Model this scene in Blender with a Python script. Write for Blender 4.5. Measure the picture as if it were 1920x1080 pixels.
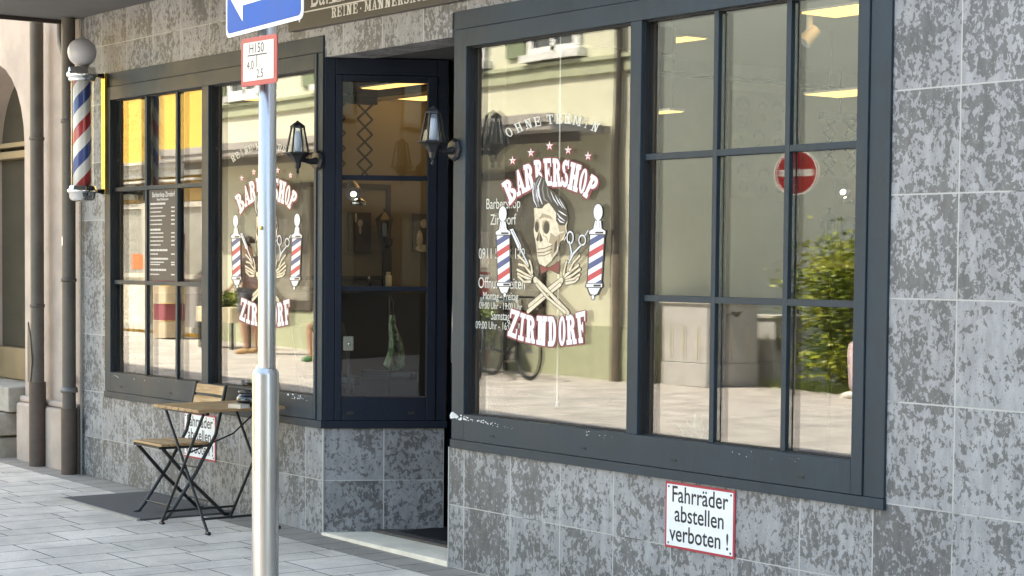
import bpy, bmesh, math, random
from mathutils import Vector, Matrix
random.seed(7)
R = math.radians
S = bpy.context.scene
COL = S.collection
for _o in list(bpy.data.objects):
    bpy.data.objects.remove(_o)

# ------------------------------------------------------------------ camera, sky, sun, exposure
CAM_POS = Vector((4.72912, -5.56452, 1.55628))
CAM_R = Vector((0.59418, 0.80428, 0.00889))
CAM_U = Vector((-0.04323, 0.02089, 0.99885))
CAM_F = Vector((-0.80317, 0.59388, -0.04718))
FOC, CX, CY = 3562.09, 960.0, 663.51
cd = bpy.data.cameras.new('camera')
cam = bpy.data.objects.new('camera', cd)
COL.objects.link(cam)
cam.matrix_world = Matrix(((CAM_R.x, CAM_U.x, -CAM_F.x, CAM_POS.x), (CAM_R.y, CAM_U.y, -CAM_F.y, CAM_POS.y),
                           (CAM_R.z, CAM_U.z, -CAM_F.z, CAM_POS.z), (0, 0, 0, 1)))
cd.sensor_fit = 'HORIZONTAL'
cd.sensor_width = 36.0
cd.lens = 36.0 * FOC / 1920.0
cd.shift_y = (CY - 540.0) / 1920.0
cd.clip_start = 0.05
cd.clip_end = 400
cd.dof.use_dof = False
S.camera = cam

SUN_EL, SUN_AZ = 57.0, -20.0          # azimuth measured from +Y towards +X
w = bpy.data.worlds.new('World')
S.world = w
w.use_nodes = True
wn = w.node_tree
wn.nodes.clear()
sky = wn.nodes.new('ShaderNodeTexSky')
sky.sky_type = 'NISHITA'
sky.sun_disc = False
sky.sun_elevation = R(SUN_EL)
sky.sun_rotation = R(SUN_AZ)
sky.air_density = 1.0
sky.dust_density = 2.0
sky.ozone_density = 1.0
bg = wn.nodes.new('ShaderNodeBackground')
bg.inputs['Strength'].default_value = 0.15
wo = wn.nodes.new('ShaderNodeOutputWorld')
wn.links.new(sky.outputs[0], bg.inputs['Color'])
wn.links.new(bg.outputs[0], wo.inputs['Surface'])
sd = bpy.data.lights.new('sun', 'SUN')
sd.energy = 2.6
sd.angle = R(0.5)
sd.color = (1.0, 0.97, 0.93)
sun = bpy.data.objects.new('sun', sd)
COL.objects.link(sun)
to_sun = Vector((math.sin(R(SUN_AZ)) * math.cos(R(SUN_EL)), math.cos(R(SUN_AZ)) * math.cos(R(SUN_EL)), math.sin(R(SUN_EL))))
sun.rotation_euler = to_sun.to_track_quat('Z', 'Y').to_euler()
sun.location = to_sun * 60
vs = S.view_settings
vs.view_transform = 'Standard'
vs.look = 'None'
vs.exposure = 2.95
vs.gamma = 1.0
vs.use_white_balance = True
vs.white_balance_temperature = 8000
vs.white_balance_tint = 6
S.render.engine = 'CYCLES'
S.cycles.max_bounces = 10
S.cycles.diffuse_bounces = 4
S.cycles.glossy_bounces = 5
S.cycles.transparent_max_bounces = 16
S.cycles.sample_clamp_indirect = 6.0
S.cycles.caustics_reflective = False
S.cycles.caustics_refractive = False


# ------------------------------------------------------------------ helpers: objects
def gz(x):
    return -0.0106 * (x + 4.6)


def tag(o, label=None, cat=None, group=None, kind=None):
    if label: o['label'] = label
    if cat: o['category'] = cat
    if group: o['group'] = group
    if kind: o['kind'] = kind
    return o


def empty(name, loc=(0, 0, 0), rz=0.0):
    o = bpy.data.objects.new(name, None)
    o.empty_display_size = 0.1
    COL.objects.link(o)
    o.location = loc
    o.rotation_euler = (0, 0, rz)
    return o


def copy_tree(o, parent=None):
    c = o.copy()
    COL.objects.link(c)
    if parent: c.parent = parent
    for ch in o.children:
        copy_tree(ch, c)
    return c


class MB:
    """collects vertices and faces, builds one mesh object"""
    def __init__(s):
        s.v = []; s.f = []; s.m = []; s.sm = []

    def add(s, vs_, fs, m=0, sm=False):
        b = len(s.v)
        s.v += [tuple(p) for p in vs_]
        for f in fs:
            s.f.append([b + i for i in f]); s.m.append(m); s.sm.append(sm)
        return s

    def box(s, x0, x1, y0, y1, z0, z1, m=0):
        vs_ = [(x, y, z) for z in (z0, z1) for y in (y0, y1) for x in (x0, x1)]
        return s.add(vs_, [(0, 2, 3, 1), (4, 5, 7, 6), (0, 1, 5, 4), (2, 6, 7, 3), (0, 4, 6, 2), (1, 3, 7, 5)], m)

    def obox(s, c, dx, dy, hx, hy, z0, z1, m=0):
        """upright box, centre c (x,y), axis directions dx, dy, half sizes"""
        vs_ = []
        for z in (z0, z1):
            for b in (-1, 1):
                for a in (-1, 1):
                    vs_.append((c[0] + a * hx * dx[0] + b * hy * dy[0], c[1] + a * hx * dx[1] + b * hy * dy[1], z))
        return s.add(vs_, [(0, 2, 3, 1), (4, 5, 7, 6), (0, 1, 5, 4), (2, 6, 7, 3), (0, 4, 6, 2), (1, 3, 7, 5)], m)

    def bar(s, p, q, wx, wy, up=(0, 0, 1), m=0):
        """rectangular bar from p to q"""
        p = Vector(p); q = Vector(q); d = (q - p).normalized()
        u = Vector(up)
        if abs(d.dot(u)) > 0.98: u = Vector((1, 0, 0))
        a = d.cross(u).normalized(); b = a.cross(d).normalized()
        vs_ = []
        for e in (p, q):
            for j in (-1, 1):
                for i in (-1, 1):
                    vs_.append(e + a * (i * wx / 2) + b * (j * wy / 2))
        return s.add(vs_, [(0, 2, 3, 1), (4, 5, 7, 6), (0, 1, 5, 4), (2, 6, 7, 3), (0, 4, 6, 2), (1, 3, 7, 5)], m)

    def tube(s, pts, r, n=10, m=0, caps=True, sm=True):
        pts = [Vector(p) for p in pts]
        rs = r if isinstance(r, (list, tuple)) else [r] * len(pts)
        rings = []
        ref = None
        for i, p in enumerate(pts):
            if i == 0: d = pts[1] - p
            elif i == len(pts) - 1: d = p - pts[i - 1]
            else: d = (pts[i + 1] - p).normalized() + (p - pts[i - 1]).normalized()
            d.normalize()
            if ref is None:
                ref = Vector((0, 0, 1)) if abs(d.z) < 0.9 else Vector((1, 0, 0))
            a = d.cross(ref).normalized(); b = a.cross(d).normalized()
            ref = b
            rings.append([p + (a * math.cos(2 * math.pi * k / n) + b * math.sin(2 * math.pi * k / n)) * rs[i] for k in range(n)])
        vs_ = [v for g in rings for v in g]
        fs = []
        for i in range(len(pts) - 1):
            for k in range(n):
                k2 = (k + 1) % n
                fs.append((i * n + k, i * n + k2, (i + 1) * n + k2, (i + 1) * n + k))
        s.add(vs_, fs, m, sm)
        if caps:
            s.add(rings[0], [tuple(range(n))], m)
            s.add(rings[-1], [tuple(reversed(range(n)))], m)
        return s

    def lathe(s, prof, c=(0, 0, 0), n=24, m=0, sm=True, axis='z'):
        vs_ = []
        for r, h in prof:
            for k in range(n):
                a = 2 * math.pi * k / n
                x, y = r * math.cos(a), r * math.sin(a)
                if axis == 'z': vs_.append((c[0] + x, c[1] + y, c[2] + h))
                elif axis == 'y': vs_.append((c[0] + x, c[1] + h, c[2] + y))
                else: vs_.append((c[0] + h, c[1] + x, c[2] + y))
        fs = []
        for i in range(len(prof) - 1):
            for k in range(n):
                k2 = (k + 1) % n
                fs.append((i * n + k, i * n + k2, (i + 1) * n + k2, (i + 1) * n + k))
        return s.add(vs_, fs, m, sm)

    def poly(s, pts, m=0):
        return s.add(pts, [tuple(range(len(pts)))], m)

    def prism(s, pts, y0, y1, m=0):
        """polygon in XZ extruded along Y"""
        n = len(pts)
        vs_ = [(x, y0, z) for x, z in pts] + [(x, y1, z) for x, z in pts]
        fs = [tuple(range(n)), tuple(reversed(range(n, 2 * n)))]
        for i in range(n):
            j = (i + 1) % n
            fs.append((i, i + n, j + n, j))
        return s.add(vs_, fs, m)

    def build(s, name, mats, parent=None, bevel=0.0, loc=None, rot=None, seg=2, fix=True):
        me = bpy.data.meshes.new(name)
        me.from_pydata(s.v, [], s.f)
        if not isinstance(mats, (list, tuple)): mats = [mats]
        for m_ in mats: me.materials.append(m_)
        for p, mi, sm in zip(me.polygons, s.m, s.sm):
            p.material_index = mi
            p.use_smooth = sm
        if fix:
            bm = bmesh.new(); bm.from_mesh(me)
            bmesh.ops.recalc_face_normals(bm, faces=bm.faces)
            bm.to_mesh(me); bm.free()
        me.update()
        o = bpy.data.objects.new(name, me)
        COL.objects.link(o)
        if parent: o.parent = parent
        if loc: o.location = loc
        if rot: o.rotation_euler = rot
        if bevel > 0:
            bv = o.modifiers.new('bevel', 'BEVEL')
            bv.width = bevel; bv.segments = seg; bv.limit_method = 'ANGLE'; bv.angle_limit = R(40)
            bv.harden_normals = False
        return o


def build_each(mb, name, mats, parent, **kw):
    """one object per loose piece of the collected mesh"""
    par = {}
    def find(a):
        while par.setdefault(a, a) != a: a = par[a]
        return a
    keys = [tuple(round(c, 5) for c in v) for v in mb.v]
    for f in mb.f:
        for i in f[1:]: par[find(keys[i])] = find(keys[f[0]])
    groups = {}
    for k, f in enumerate(mb.f): groups.setdefault(find(keys[f[0]]), []).append(k)
    for ks in groups.values():
        n = MB(); ix = {}
        for k in ks:
            g = []
            for i in mb.f[k]:
                if i not in ix: ix[i] = len(n.v); n.v.append(mb.v[i])
                g.append(ix[i])
            n.f.append(g); n.m.append(mb.m[k]); n.sm.append(mb.sm[k])
        n.build(name, mats, parent, **kw)


def text_mesh(body, size=1.0, align='LEFT', xs=1.0, bold=0.0):
    """outline letters of the built-in font as flat polygons in XY"""
    cu = bpy.data.curves.new('txt', 'FONT')
    cu.body = body; cu.size = size; cu.align_x = align; cu.resolution_u = 4; cu.offset = bold
    o = bpy.data.objects.new('txt', cu)
    COL.objects.link(o)
    bpy.context.view_layer.update()
    dg = bpy.context.evaluated_depsgraph_get()
    me = o.evaluated_get(dg).to_mesh()
    vs_ = [(v.co.x * xs, v.co.y) for v in me.vertices]
    fs = [tuple(p.vertices) for p in me.polygons]
    o.evaluated_get(dg).to_mesh_clear()
    bpy.data.objects.remove(o)
    bpy.data.curves.remove(cu)
    return vs_, fs


def put_text(mb, body, cx, z, y, size, m=0, align='CENTER', xs=1.0, bold=0.0):
    vs_, fs = text_mesh(body, size, align, xs, bold)
    mb.add([(cx + a, y, z + b) for a, b in vs_], fs, m)


# ------------------------------------------------------------------ helpers: materials
class V:
    """socket wrapper so that node maths can be written as expressions"""
    def __init__(s, nt, sock): s.nt, s.s = nt, sock

    def _op(s, op, *o, rev=False):
        n = s.nt.nodes.new('ShaderNodeMath'); n.operation = op
        args = [s] + list(o)
        if rev: args = args[::-1]
        for i, a in enumerate(args):
            if isinstance(a, V): s.nt.links.new(a.s, n.inputs[i])
            else: n.inputs[i].default_value = a
        return V(s.nt, n.outputs[0])

    def __add__(s, o): return s._op('ADD', o)
    __radd__ = __add__
    def __mul__(s, o): return s._op('MULTIPLY', o)
    __rmul__ = __mul__
    def __sub__(s, o): return s._op('SUBTRACT', o)
    def __rsub__(s, o): return s._op('SUBTRACT', o, rev=True)
    def __truediv__(s, o): return s._op('DIVIDE', o)
    def floor(s): return s._op('FLOOR')
    def fract(s): return s._op('FRACT')
    def abs(s): return s._op('ABSOLUTE')
    def lt(s, o): return s._op('LESS_THAN', o)
    def gt(s, o): return s._op('GREATER_THAN', o)
    def mn(s, o): return s._op('MINIMUM', o)
    def mx(s, o): return s._op('MAXIMUM', o)
    def pw(s, o): return s._op('POWER', o)

    def ramp(s, a, b, lo=0.0, hi=1.0):
        n = s.nt.nodes.new('ShaderNodeMapRange'); n.clamp = True
        n.interpolation_type = 'SMOOTHSTEP'
        s.nt.links.new(s.s, n.inputs[0])
        n.inputs[1].default_value = a; n.inputs[2].default_value = b
        n.inputs[3].default_value = lo; n.inputs[4].default_value = hi
        return V(s.nt, n.outputs[0])


class Mat:
    def __init__(s, name):
        s.m = bpy.data.materials.new(name); s.m.use_nodes = True
        s.nt = s.m.node_tree
        s.b = s.nt.nodes['Principled BSDF']
        s.out = s.nt.nodes['Material Output']

    def link(s, a, b): s.nt.links.new(a.s if isinstance(a, V) else a, b)

    def coords(s, kind='Object'):
        n = s.nt.nodes.new('ShaderNodeTexCoord')
        x = s.nt.nodes.new('ShaderNodeSeparateXYZ')
        s.link(n.outputs[kind], x.inputs[0])
        return [V(s.nt, x.outputs[i]) for i in range(3)]

    def vec(s, x, y, z):
        n = s.nt.nodes.new('ShaderNodeCombineXYZ')
        for i, a in enumerate((x, y, z)):
            if isinstance(a, V): s.link(a, n.inputs[i])
            else: n.inputs[i].default_value = a
        return V(s.nt, n.outputs[0])

    def noise(s, vec=None, scale=5, detail=4, rough=0.6, dist=0.0, out=0):
        n = s.nt.nodes.new('ShaderNodeTexNoise')
        n.inputs['Scale'].default_value = scale; n.inputs['Detail'].default_value = detail
        n.inputs['Roughness'].default_value = rough; n.inputs['Distortion'].default_value = dist
        if vec is None:
            t = s.nt.nodes.new('ShaderNodeTexCoord'); s.link(t.outputs['Object'], n.inputs['Vector'])
        else: s.link(vec, n.inputs['Vector'])
        return V(s.nt, n.outputs[out])

    def rand(s, vec):
        n = s.nt.nodes.new('ShaderNodeTexWhiteNoise'); n.noise_dimensions = '3D'
        s.link(vec, n.inputs['Vector'])
        return V(s.nt, n.outputs['Value'])

    def mix(s, f, a, b):
        n = s.nt.nodes.new('ShaderNodeMix'); n.data_type = 'RGBA'
        if isinstance(f, V): s.link(f, n.inputs[0])
        else: n.inputs[0].default_value = f
        for sock, c in ((n.inputs[6], a), (n.inputs[7], b)):
            if isinstance(c, V): s.link(c, sock)
            else: sock.default_value = (*c, 1)
        return V(s.nt, n.outputs[2])

    def scale(s, c, f):
        """colour times factor"""
        n = s.nt.nodes.new('ShaderNodeMix'); n.data_type = 'RGBA'; n.blend_type = 'MULTIPLY'
        n.inputs[0].default_value = 1
        if isinstance(c, V): s.link(c, n.inputs[6])
        else: n.inputs[6].default_value = (*c, 1)
        g = s.nt.nodes.new('ShaderNodeCombineColor')
        for i in range(3): s.link(f, g.inputs[i])
        s.link(g.outputs[0], n.inputs[7])
        return V(s.nt, n.outputs[2])

    def color(s, c):
        if isinstance(c, V): s.link(c, s.b.inputs['Base Color'])
        else: s.b.inputs['Base Color'].default_value = (*c, 1)

    def rough(s, r):
        if isinstance(r, V): s.link(r, s.b.inputs['Roughness'])
        else: s.b.inputs['Roughness'].default_value = r

    def bump(s, h, strength=0.3, dist=0.01):
        n = s.nt.nodes.new('ShaderNodeBump')
        n.inputs['Strength'].default_value = strength; n.inputs['Distance'].default_value = dist
        s.link(h, n.inputs['Height']); s.link(n.outputs[0], s.b.inputs['Normal'])


def pbr(name, c, rough=0.6, metal=0.0, var=0.12, vscale=6.0, bump=0.0, bscale=60.0, spec=0.5, coat=0.0):
    k = Mat(name)
    k.b.inputs['Metallic'].default_value = metal
    k.b.inputs['Specular IOR Level'].default_value = spec
    if coat: k.b.inputs['Coat Weight'].default_value = coat
    n = k.noise(scale=vscale, detail=5)
    k.color(k.scale(c, n.ramp(0.25, 0.75, 1 - var, 1 + var)))
    k.rough(n.ramp(0.2, 0.8, max(0.02, rough - 0.08), min(1, rough + 0.08)))
    if bump: k.bump(k.noise(scale=bscale, detail=4), bump, 0.004)
    return k.m


def emit(name, c, strength):
    k = Mat(name)
    k.b.inputs['Base Color'].default_value = (*c, 1)
    k.b.inputs['Emission Color'].default_value = (*c, 1)
    k.b.inputs['Emission Strength'].default_value = strength
    return k.m


def tile_material(name, tw=0.4, zbase=0.637, th=0.4, base_h=0.325, x0=0.0, dark=1.0):
    """mottled grey stoneware tiles with pale joints"""
    k = Mat(name)
    x, y, z = k.coords()
    u = (x - x0) / tw
    v1 = (z - zbase) / th
    v2 = (z - zbase) / base_h
    low = v1.lt(0.0)
    v = v1 * (1.0 - low) + v2 * low
    cu, cv = u.floor(), v.floor()
    r1 = k.rand(k.vec(cu, cv, 1.3))
    r2 = k.rand(k.vec(cu, cv, 7.7))
    r3 = k.rand(k.vec(cu, cv, 4.1))
    p = k.vec(x * 1.15 + r1 * 31.0, y + r2 * 17.0, z * 1.0 + r3 * 23.0)
    big = k.noise(p, 4.2, 2, 0.5, 0.3)
    a = k.noise(p, 30.0, 4, 0.6, 0.5)
    b = k.noise(k.vec(x * 1.1 + r2 * 9.0, y, z * 0.7), 62.0, 3, 0.6, 0.5)
    fu, fv = u.fract(), v.fract()
    du = fu.mn(1.0 - fu) * tw
    dv = fv.mn(1.0 - fv) * th
    edge = du.ramp(0.0, 0.05, 0.06, 0.0) * r2.ramp(0.3, 0.7)
    edge2 = fv.ramp(0.0, 0.13, 0.08, 0.0) * r1.ramp(0.35, 0.6)
    t = a * 0.60 + b * 0.34 + (big - 0.5) * 0.34 + edge + edge2 + (r3 - 0.5) * 0.05
    patch = t.ramp(0.447, 0.480)
    fine = k.noise(k.vec(x, y, z), 160.0, 3, 0.6)
    fine2 = k.noise(k.vec(x * 1.0, y, z * 0.35), 22.0, 4, 0.6)
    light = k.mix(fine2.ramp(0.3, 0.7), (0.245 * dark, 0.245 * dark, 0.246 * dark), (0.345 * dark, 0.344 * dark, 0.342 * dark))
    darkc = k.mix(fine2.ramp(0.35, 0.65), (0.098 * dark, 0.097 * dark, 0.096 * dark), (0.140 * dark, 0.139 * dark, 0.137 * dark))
    c = k.mix(patch, darkc, light)
    speck = k.noise(k.vec(x + r1 * 5.0, y, z * 0.8), 75.0, 2, 0.5).ramp(0.66, 0.70) * patch
    c = k.mix(speck * 0.75, c, darkc)
    wisp = k.noise(k.vec(x + r2 * 7.0, y, z * 0.9), 60.0, 3, 0.6).ramp(0.60, 0.68) * (1.0 - patch)
    c = k.mix(wisp * 0.6, c, light)
    stain = k.noise(k.vec(x, y, z * 0.4), 1.3, 4, 0.6)
    c = k.scale(c, stain.ramp(0.3, 0.7, 0.90, 1.08))
    c = k.scale(c, fine.ramp(0.2, 0.8, 0.9, 1.1))
    c = k.scale(c, r1.ramp(0.0, 1.0, 0.93, 1.06))
    wob = (k.noise(k.vec(x, y, z), 18.0, 2, 0.5) - 0.5) * 0.0016
    g = (du.mn(dv) + wob)
    joint = g.ramp(0.0021, 0.0040, 1.0, 0.0)
    jn = k.noise(k.vec(x, y, z), 2.5, 3, 0.6).ramp(0.30, 0.45)
    jc = k.mix(jn, (0.09, 0.087, 0.083), (0.43, 0.42, 0.39))
    c = k.mix(joint, c, jc)
    k.color(c)
    k.rough(patch.ramp(0, 1, 0.5, 0.62))
    k.bump(patch * 0.25 + joint * -1.0 + a * 0.15, 0.25, 0.004)
    return k.m


def paver_material(name, cols, joint, tone=1.0):
    k = Mat(name)
    x, y, z = k.coords()
    s = x / 0.515
    fx = s.fract()
    wide = fx.gt(0.4)
    row = s.floor() * 2.0 + wide
    da = fx * (1 - wide) + (fx - 0.4) * wide
    rw = 0.4 + 0.2 * wide
    du = da.mn(rw - da) * 0.515
    ro = k.rand(k.vec(row, 3.0, 0.0))
    ln = k.rand(k.vec(row, 8.0, 0.0)) * 0.1 + 0.36
    t = y / ln + ro
    # border course of small stones along the shop
    border = y.gt(-0.235)
    b_t = x / 0.205
    tt = t * (1 - border) + b_t * border
    du = du * (1 - border) + (y * -1.0 + 0.0).mn(y + 0.235).abs() * border
    f = tt.fract()
    dv = f.mn(1.0 - f) * (ln * (1 - border) + 0.205 * border)
    rr = row * (1 - border)
    cell = k.vec(rr, tt.floor(), border * 5.0)
    r1 = k.rand(cell)
    wob = (k.noise(k.vec(x, y, z), 30.0, 3, 0.6) - 0.5) * 0.006
    d = du.mn(dv) + wob
    jt = d.ramp(0.0022, 0.0058, 1.0, 0.0)
    n1 = k.noise(k.vec(x, y, z), 2.2, 5, 0.65)
    n2 = k.noise(k.vec(x, y, z), 90.0, 3, 0.7)
    c = k.mix(r1, cols[0], cols[1])
    c = k.mix(border * n1.ramp(0.3, 0.6, 0.55, 1.0), c, cols[2])
    c = k.scale(c, n1.ramp(0.3, 0.72, 0.78, 1.12))
    c = k.scale(c, n2.ramp(0.2, 0.8, 0.86, 1.12))
    spots = k.noise(k.vec(x, y, z), 14.0, 2, 0.5).ramp(0.70, 0.76)
    c = k.mix(spots * 0.35, c, (0.09, 0.085, 0.08))
    c = k.mix(jt, c, joint)
    k.color(c)
    k.rough(0.85)
    k.bump(jt * -1.0 + n2 * 0.2, 0.5, 0.006)
    return k.m


def frame_material(name, c):
    k = Mat(name)
    x, y, z = k.coords()
    n = k.noise(k.vec(x, y, z), 3.0, 5, 0.65)
    st = k.noise(k.vec(x * 6.0, y * 6.0, z * 0.7), 4.0, 4, 0.6)
    dust = k.noise(k.vec(x, y, z), 70.0, 3, 0.7)
    cc = k.scale(c, n.ramp(0.3, 0.7, 0.88, 1.1))
    cc = k.scale(cc, st.ramp(0.3, 0.7, 0.95, 1.05))
    cc = k.mix(dust.ramp(0.62, 0.8, 0.0, 0.12), cc, (0.3, 0.3, 0.29))
    k.color(cc)
    k.rough(n.ramp(0.3, 0.7, 0.38, 0.55))
    k.b.inputs['Specular IOR Level'].default_value = 0.26 if c[0] > 0.02 else 0.18
    return k.m


def glass_material(name, f0=0.075, tint=(0.93, 0.95, 0.94), wave=0.0):
    k = Mat(name)
    nt = k.nt
    nt.nodes.remove(k.b)
    geo = nt.nodes.new('ShaderNodeNewGeometry')
    dp = nt.nodes.new('ShaderNodeVectorMath'); dp.operation = 'DOT_PRODUCT'
    nt.links.new(geo.outputs['Normal'], dp.inputs[0]); nt.links.new(geo.outputs['Incoming'], dp.inputs[1])
    c = V(nt, dp.outputs['Value']).abs()
    f = (1.0 - c).pw(5.0) * (1.0 - f0) + f0
    tr = nt.nodes.new('ShaderNodeBsdfTransparent'); tr.inputs[0].default_value = (*tint, 1)
    gl = nt.nodes.new('ShaderNodeBsdfGlossy'); gl.inputs['Roughness'].default_value = 0.0
    gl.inputs[0].default_value = (1, 1, 1, 1)
    if wave:
        b = nt.nodes.new('ShaderNodeBump'); b.inputs['Strength'].default_value = 1.0; b.inputs['Distance'].default_value = wave
        k.link(k.noise(scale=1.6, detail=1, rough=0.4), b.inputs['Height'])
        nt.links.new(b.outputs[0], gl.inputs['Normal'])
    mx = nt.nodes.new('ShaderNodeMixShader')
    k.link(f, mx.inputs[0]); nt.links.new(tr.outputs[0], mx.inputs[1]); nt.links.new(gl.outputs[0], mx.inputs[2])
    nt.links.new(mx.outputs[0], k.out.inputs['Surface'])
    return k.m


def wood_material(name, c1, c2, axis=1):
    k = Mat(name)
    x, y, z = k.coords()
    q = [x * 30.0, y * 30.0, z * 30.0]
    q[axis] = (x, y, z)[axis] * 2.0
    n = k.noise(k.vec(*q), 1.5, 5, 0.6, 0.6)
    k.color(k.mix(n.ramp(0.35, 0.65), c1, c2))
    k.rough(0.55)
    k.bump(n, 0.15, 0.002)
    return k.m


M = {}
M['tile'] = tile_material('mottled_grey_tile')
M['tile_recess_shaded'] = tile_material('mottled_grey_tile_recess_shaded', tw=0.345, zbase=0.637, base_h=0.325, dark=0.8)  # recess shade put into the colour: darker copy of the wall tile
M['paver'] = paver_material('concrete_pavers', ((0.62, 0.55, 0.465), (0.73, 0.65, 0.555), (0.28, 0.25, 0.215)), (0.06, 0.055, 0.05))
M['street'] = paver_material('tan_street_paving', ((0.46, 0.43, 0.41), (0.55, 0.52, 0.49), (0.42, 0.40, 0.39)), (0.2, 0.18, 0.16))
M['frame'] = frame_material('slate_grey_frame_paint', (0.030, 0.043, 0.053))
M['navy_shaded'] = frame_material('shaded_navy_frame_paint', (0.0085, 0.013, 0.023))  # shade of the deep entrance put into the frame colour
M['seal'] = pbr('rubber_seal', (0.012, 0.012, 0.013), 0.6)
M['spacer'] = pbr('window_spacer', (0.17, 0.12, 0.09), 0.5)
M['glass'] = glass_material('window_glass', 0.034, wave=0.0004)
M['glass_front'] = glass_material('shop_window_glass', 0.098, wave=0.0004)
M['black'] = pbr('black_metal', (0.012, 0.012, 0.013), 0.42, var=0.2)
M['chrome'] = pbr('chrome', (0.78, 0.77, 0.74), 0.09, 1.0, 0.05)
M['gold'] = pbr('polished_brass', (0.86, 0.58, 0.17), 0.16, 1.0, 0.1)
M['steel'] = None
M['white'] = pbr('white_enamel', (0.80, 0.81, 0.80), 0.35, var=0.05)
M['red'] = pbr('red_enamel', (0.44, 0.03, 0.05), 0.4, var=0.1)
M['letter_black'] = pbr('black_lettering', (0.012, 0.012, 0.014), 0.5)
M['screw'] = pbr('zinc_screw', (0.35, 0.35, 0.34), 0.4, 0.8)
M['soffit'] = pbr('grey_soffit_plaster', (0.135, 0.135, 0.135), 0.9, var=0.12, vscale=3, bump=0.2)
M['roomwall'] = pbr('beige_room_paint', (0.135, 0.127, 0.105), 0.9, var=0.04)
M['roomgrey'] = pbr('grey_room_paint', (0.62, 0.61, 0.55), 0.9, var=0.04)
M['ceiling'] = pbr('ceiling_paint', (0.52, 0.52, 0.50), 0.9, var=0.03)
M['roomfloor'] = pbr('dark_room_floor', (0.08, 0.07, 0.06), 0.5)
M['panel'] = emit('warm_light_panel', (1.0, 0.58, 0.2), 0.34)
M['lampglow'] = emit('white_spot_glow', (1.0, 0.97, 0.9), 0.9)


def brushed():
    k = Mat('galvanised_aluminium')
    x, y, z = k.coords()
    n = k.noise(k.vec(x * 40.0, y * 40.0, z * 0.6), 2.0, 4, 0.6)
    st = k.noise(k.vec(x * 9.0, y * 9.0, z * 1.6), 2.0, 4, 0.7)
    k.color(k.mix(st.ramp(0.55, 0.8), (0.47, 0.465, 0.455), (0.40, 0.35, 0.29)))
    k.b.inputs['Metallic'].default_value = 0.9
    k.rough(n.ramp(0.3, 0.7, 0.24, 0.38))
    k.b.inputs['Anisotropic'].default_value = 0.5
    return k.m


M['steel'] = brushed()

# ------------------------------------------------------------------ the setting: ground
def sheet(name, x0, x1, y0, y1, dz, mat, nx=24):
    m_ = MB()
    for i in range(nx):
        a = x0 + (x1 - x0) * i / nx; b = x0 + (x1 - x0) * (i + 1) / nx
        m_.poly([(a, y0, gz(a) + dz), (b, y0, gz(b) + dz), (b, y1, gz(b) + dz), (a, y1, gz(a) + dz)])
    return tag(m_.build(name, mat), kind='structure')


sheet('pavement', -70, 60, -60, 9, 0.0, M['paver'])
sheet('street', -70, 60, -60, -3.6, 0.004, M['street'])

# ------------------------------------------------------------------ the barber's building
shop = tag(empty('shop_building'), 'grey tiled shop building with slate grey window frames and a recessed entrance', 'building')
YB = 0.24                     # back of the front wall
wl = MB()
wl.box(-7.98, -7.53, 0, YB, -0.2, 3.28)                      # left pier
wl.box(-7.53, -4.60, 0, YB, -0.2, 0.61)                      # below left window
wl.box(-7.53, -4.60, 0, YB, 2.838, 3.28)                     # above left window
wl.box(-4.60, -3.335, 0, YB, 2.715, 3.28)                    # lintel above the entrance
wl.box(-3.335, -0.335, 0, YB, -0.3, 0.61)
wl.box(-3.335, -0.335, 0, YB, 2.838, 3.28)
wl.box(-0.335, 9.0, 0, YB, -0.4, 3.28)
wl.build('wall', M['tile'], shop)
# recess side wall base, seen through the entrance
RA = math.atan2(0.607, 0.344)
RP = (-4.60, 0.0, 0.0)
rw = MB()
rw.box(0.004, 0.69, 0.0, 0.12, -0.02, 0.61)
rw.build('recess_wall', M['tile_recess_shaded'], shop, loc=RP, rot=(0, 0, RA))
cs = MB()
cs.box(-4.606, -4.594, -0.004, 0.004, -0.02, 0.61)
cs.box(-3.338, -3.330, -0.004, 0.004, -0.03, 0.61)
build_each(cs, 'corner_strip', pbr('pale_corner_strip', (0.42, 0.41, 0.38), 0.6), shop)
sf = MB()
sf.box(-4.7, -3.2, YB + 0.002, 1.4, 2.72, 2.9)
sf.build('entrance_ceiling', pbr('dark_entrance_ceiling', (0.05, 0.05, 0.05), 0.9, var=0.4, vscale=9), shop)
dp = MB()
dp.box(-3.33, -3.2, YB + 0.002, 1.3, -0.05, 2.715)
dp.build('entrance_side', M['navy_shaded'], shop)
# door
dr = MB()
dr.box(-4.13, -3.335, 0.66, 0.71, 0.02, 0.22)
dr.box(-4.5, -4.13, 0.66, 0.71, 0.02, 2.71)
dr.box(-3.44, -3.335, 0.66, 0.71, 0.22, 2.6)
dr.box(-4.13, -3.335, 0.66, 0.71, 2.6, 2.71)
door = dr.build('door', M['navy_shaded'], shop, bevel=0.003)
MB().box(-4.13, -3.44, 0.68, 0.69, 0.22, 2.6).build('pane', M['black'], door)
MB().tube([(-4.18, 0.66, 1.0), (-4.18, 0.6, 1.0), (-4.18, 0.6, 1.5), (-4.18, 0.66, 1.5)], 0.014).build('handle', M['steel'], door)
st = MB()
for a, b in ((-4.6, -4.2), (-4.2, -3.75), (-3.75, -3.33)):
    st.box(a + 0.001, b - 0.001, -0.012, 0.8, -0.1, gz(-4.0) + 0.022)
st.build('doorstep', pbr('pale_limestone', (0.84, 0.75, 0.60), 0.7, var=0.14, vscale=5, bump=0.2), shop, bevel=0.003)

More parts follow.
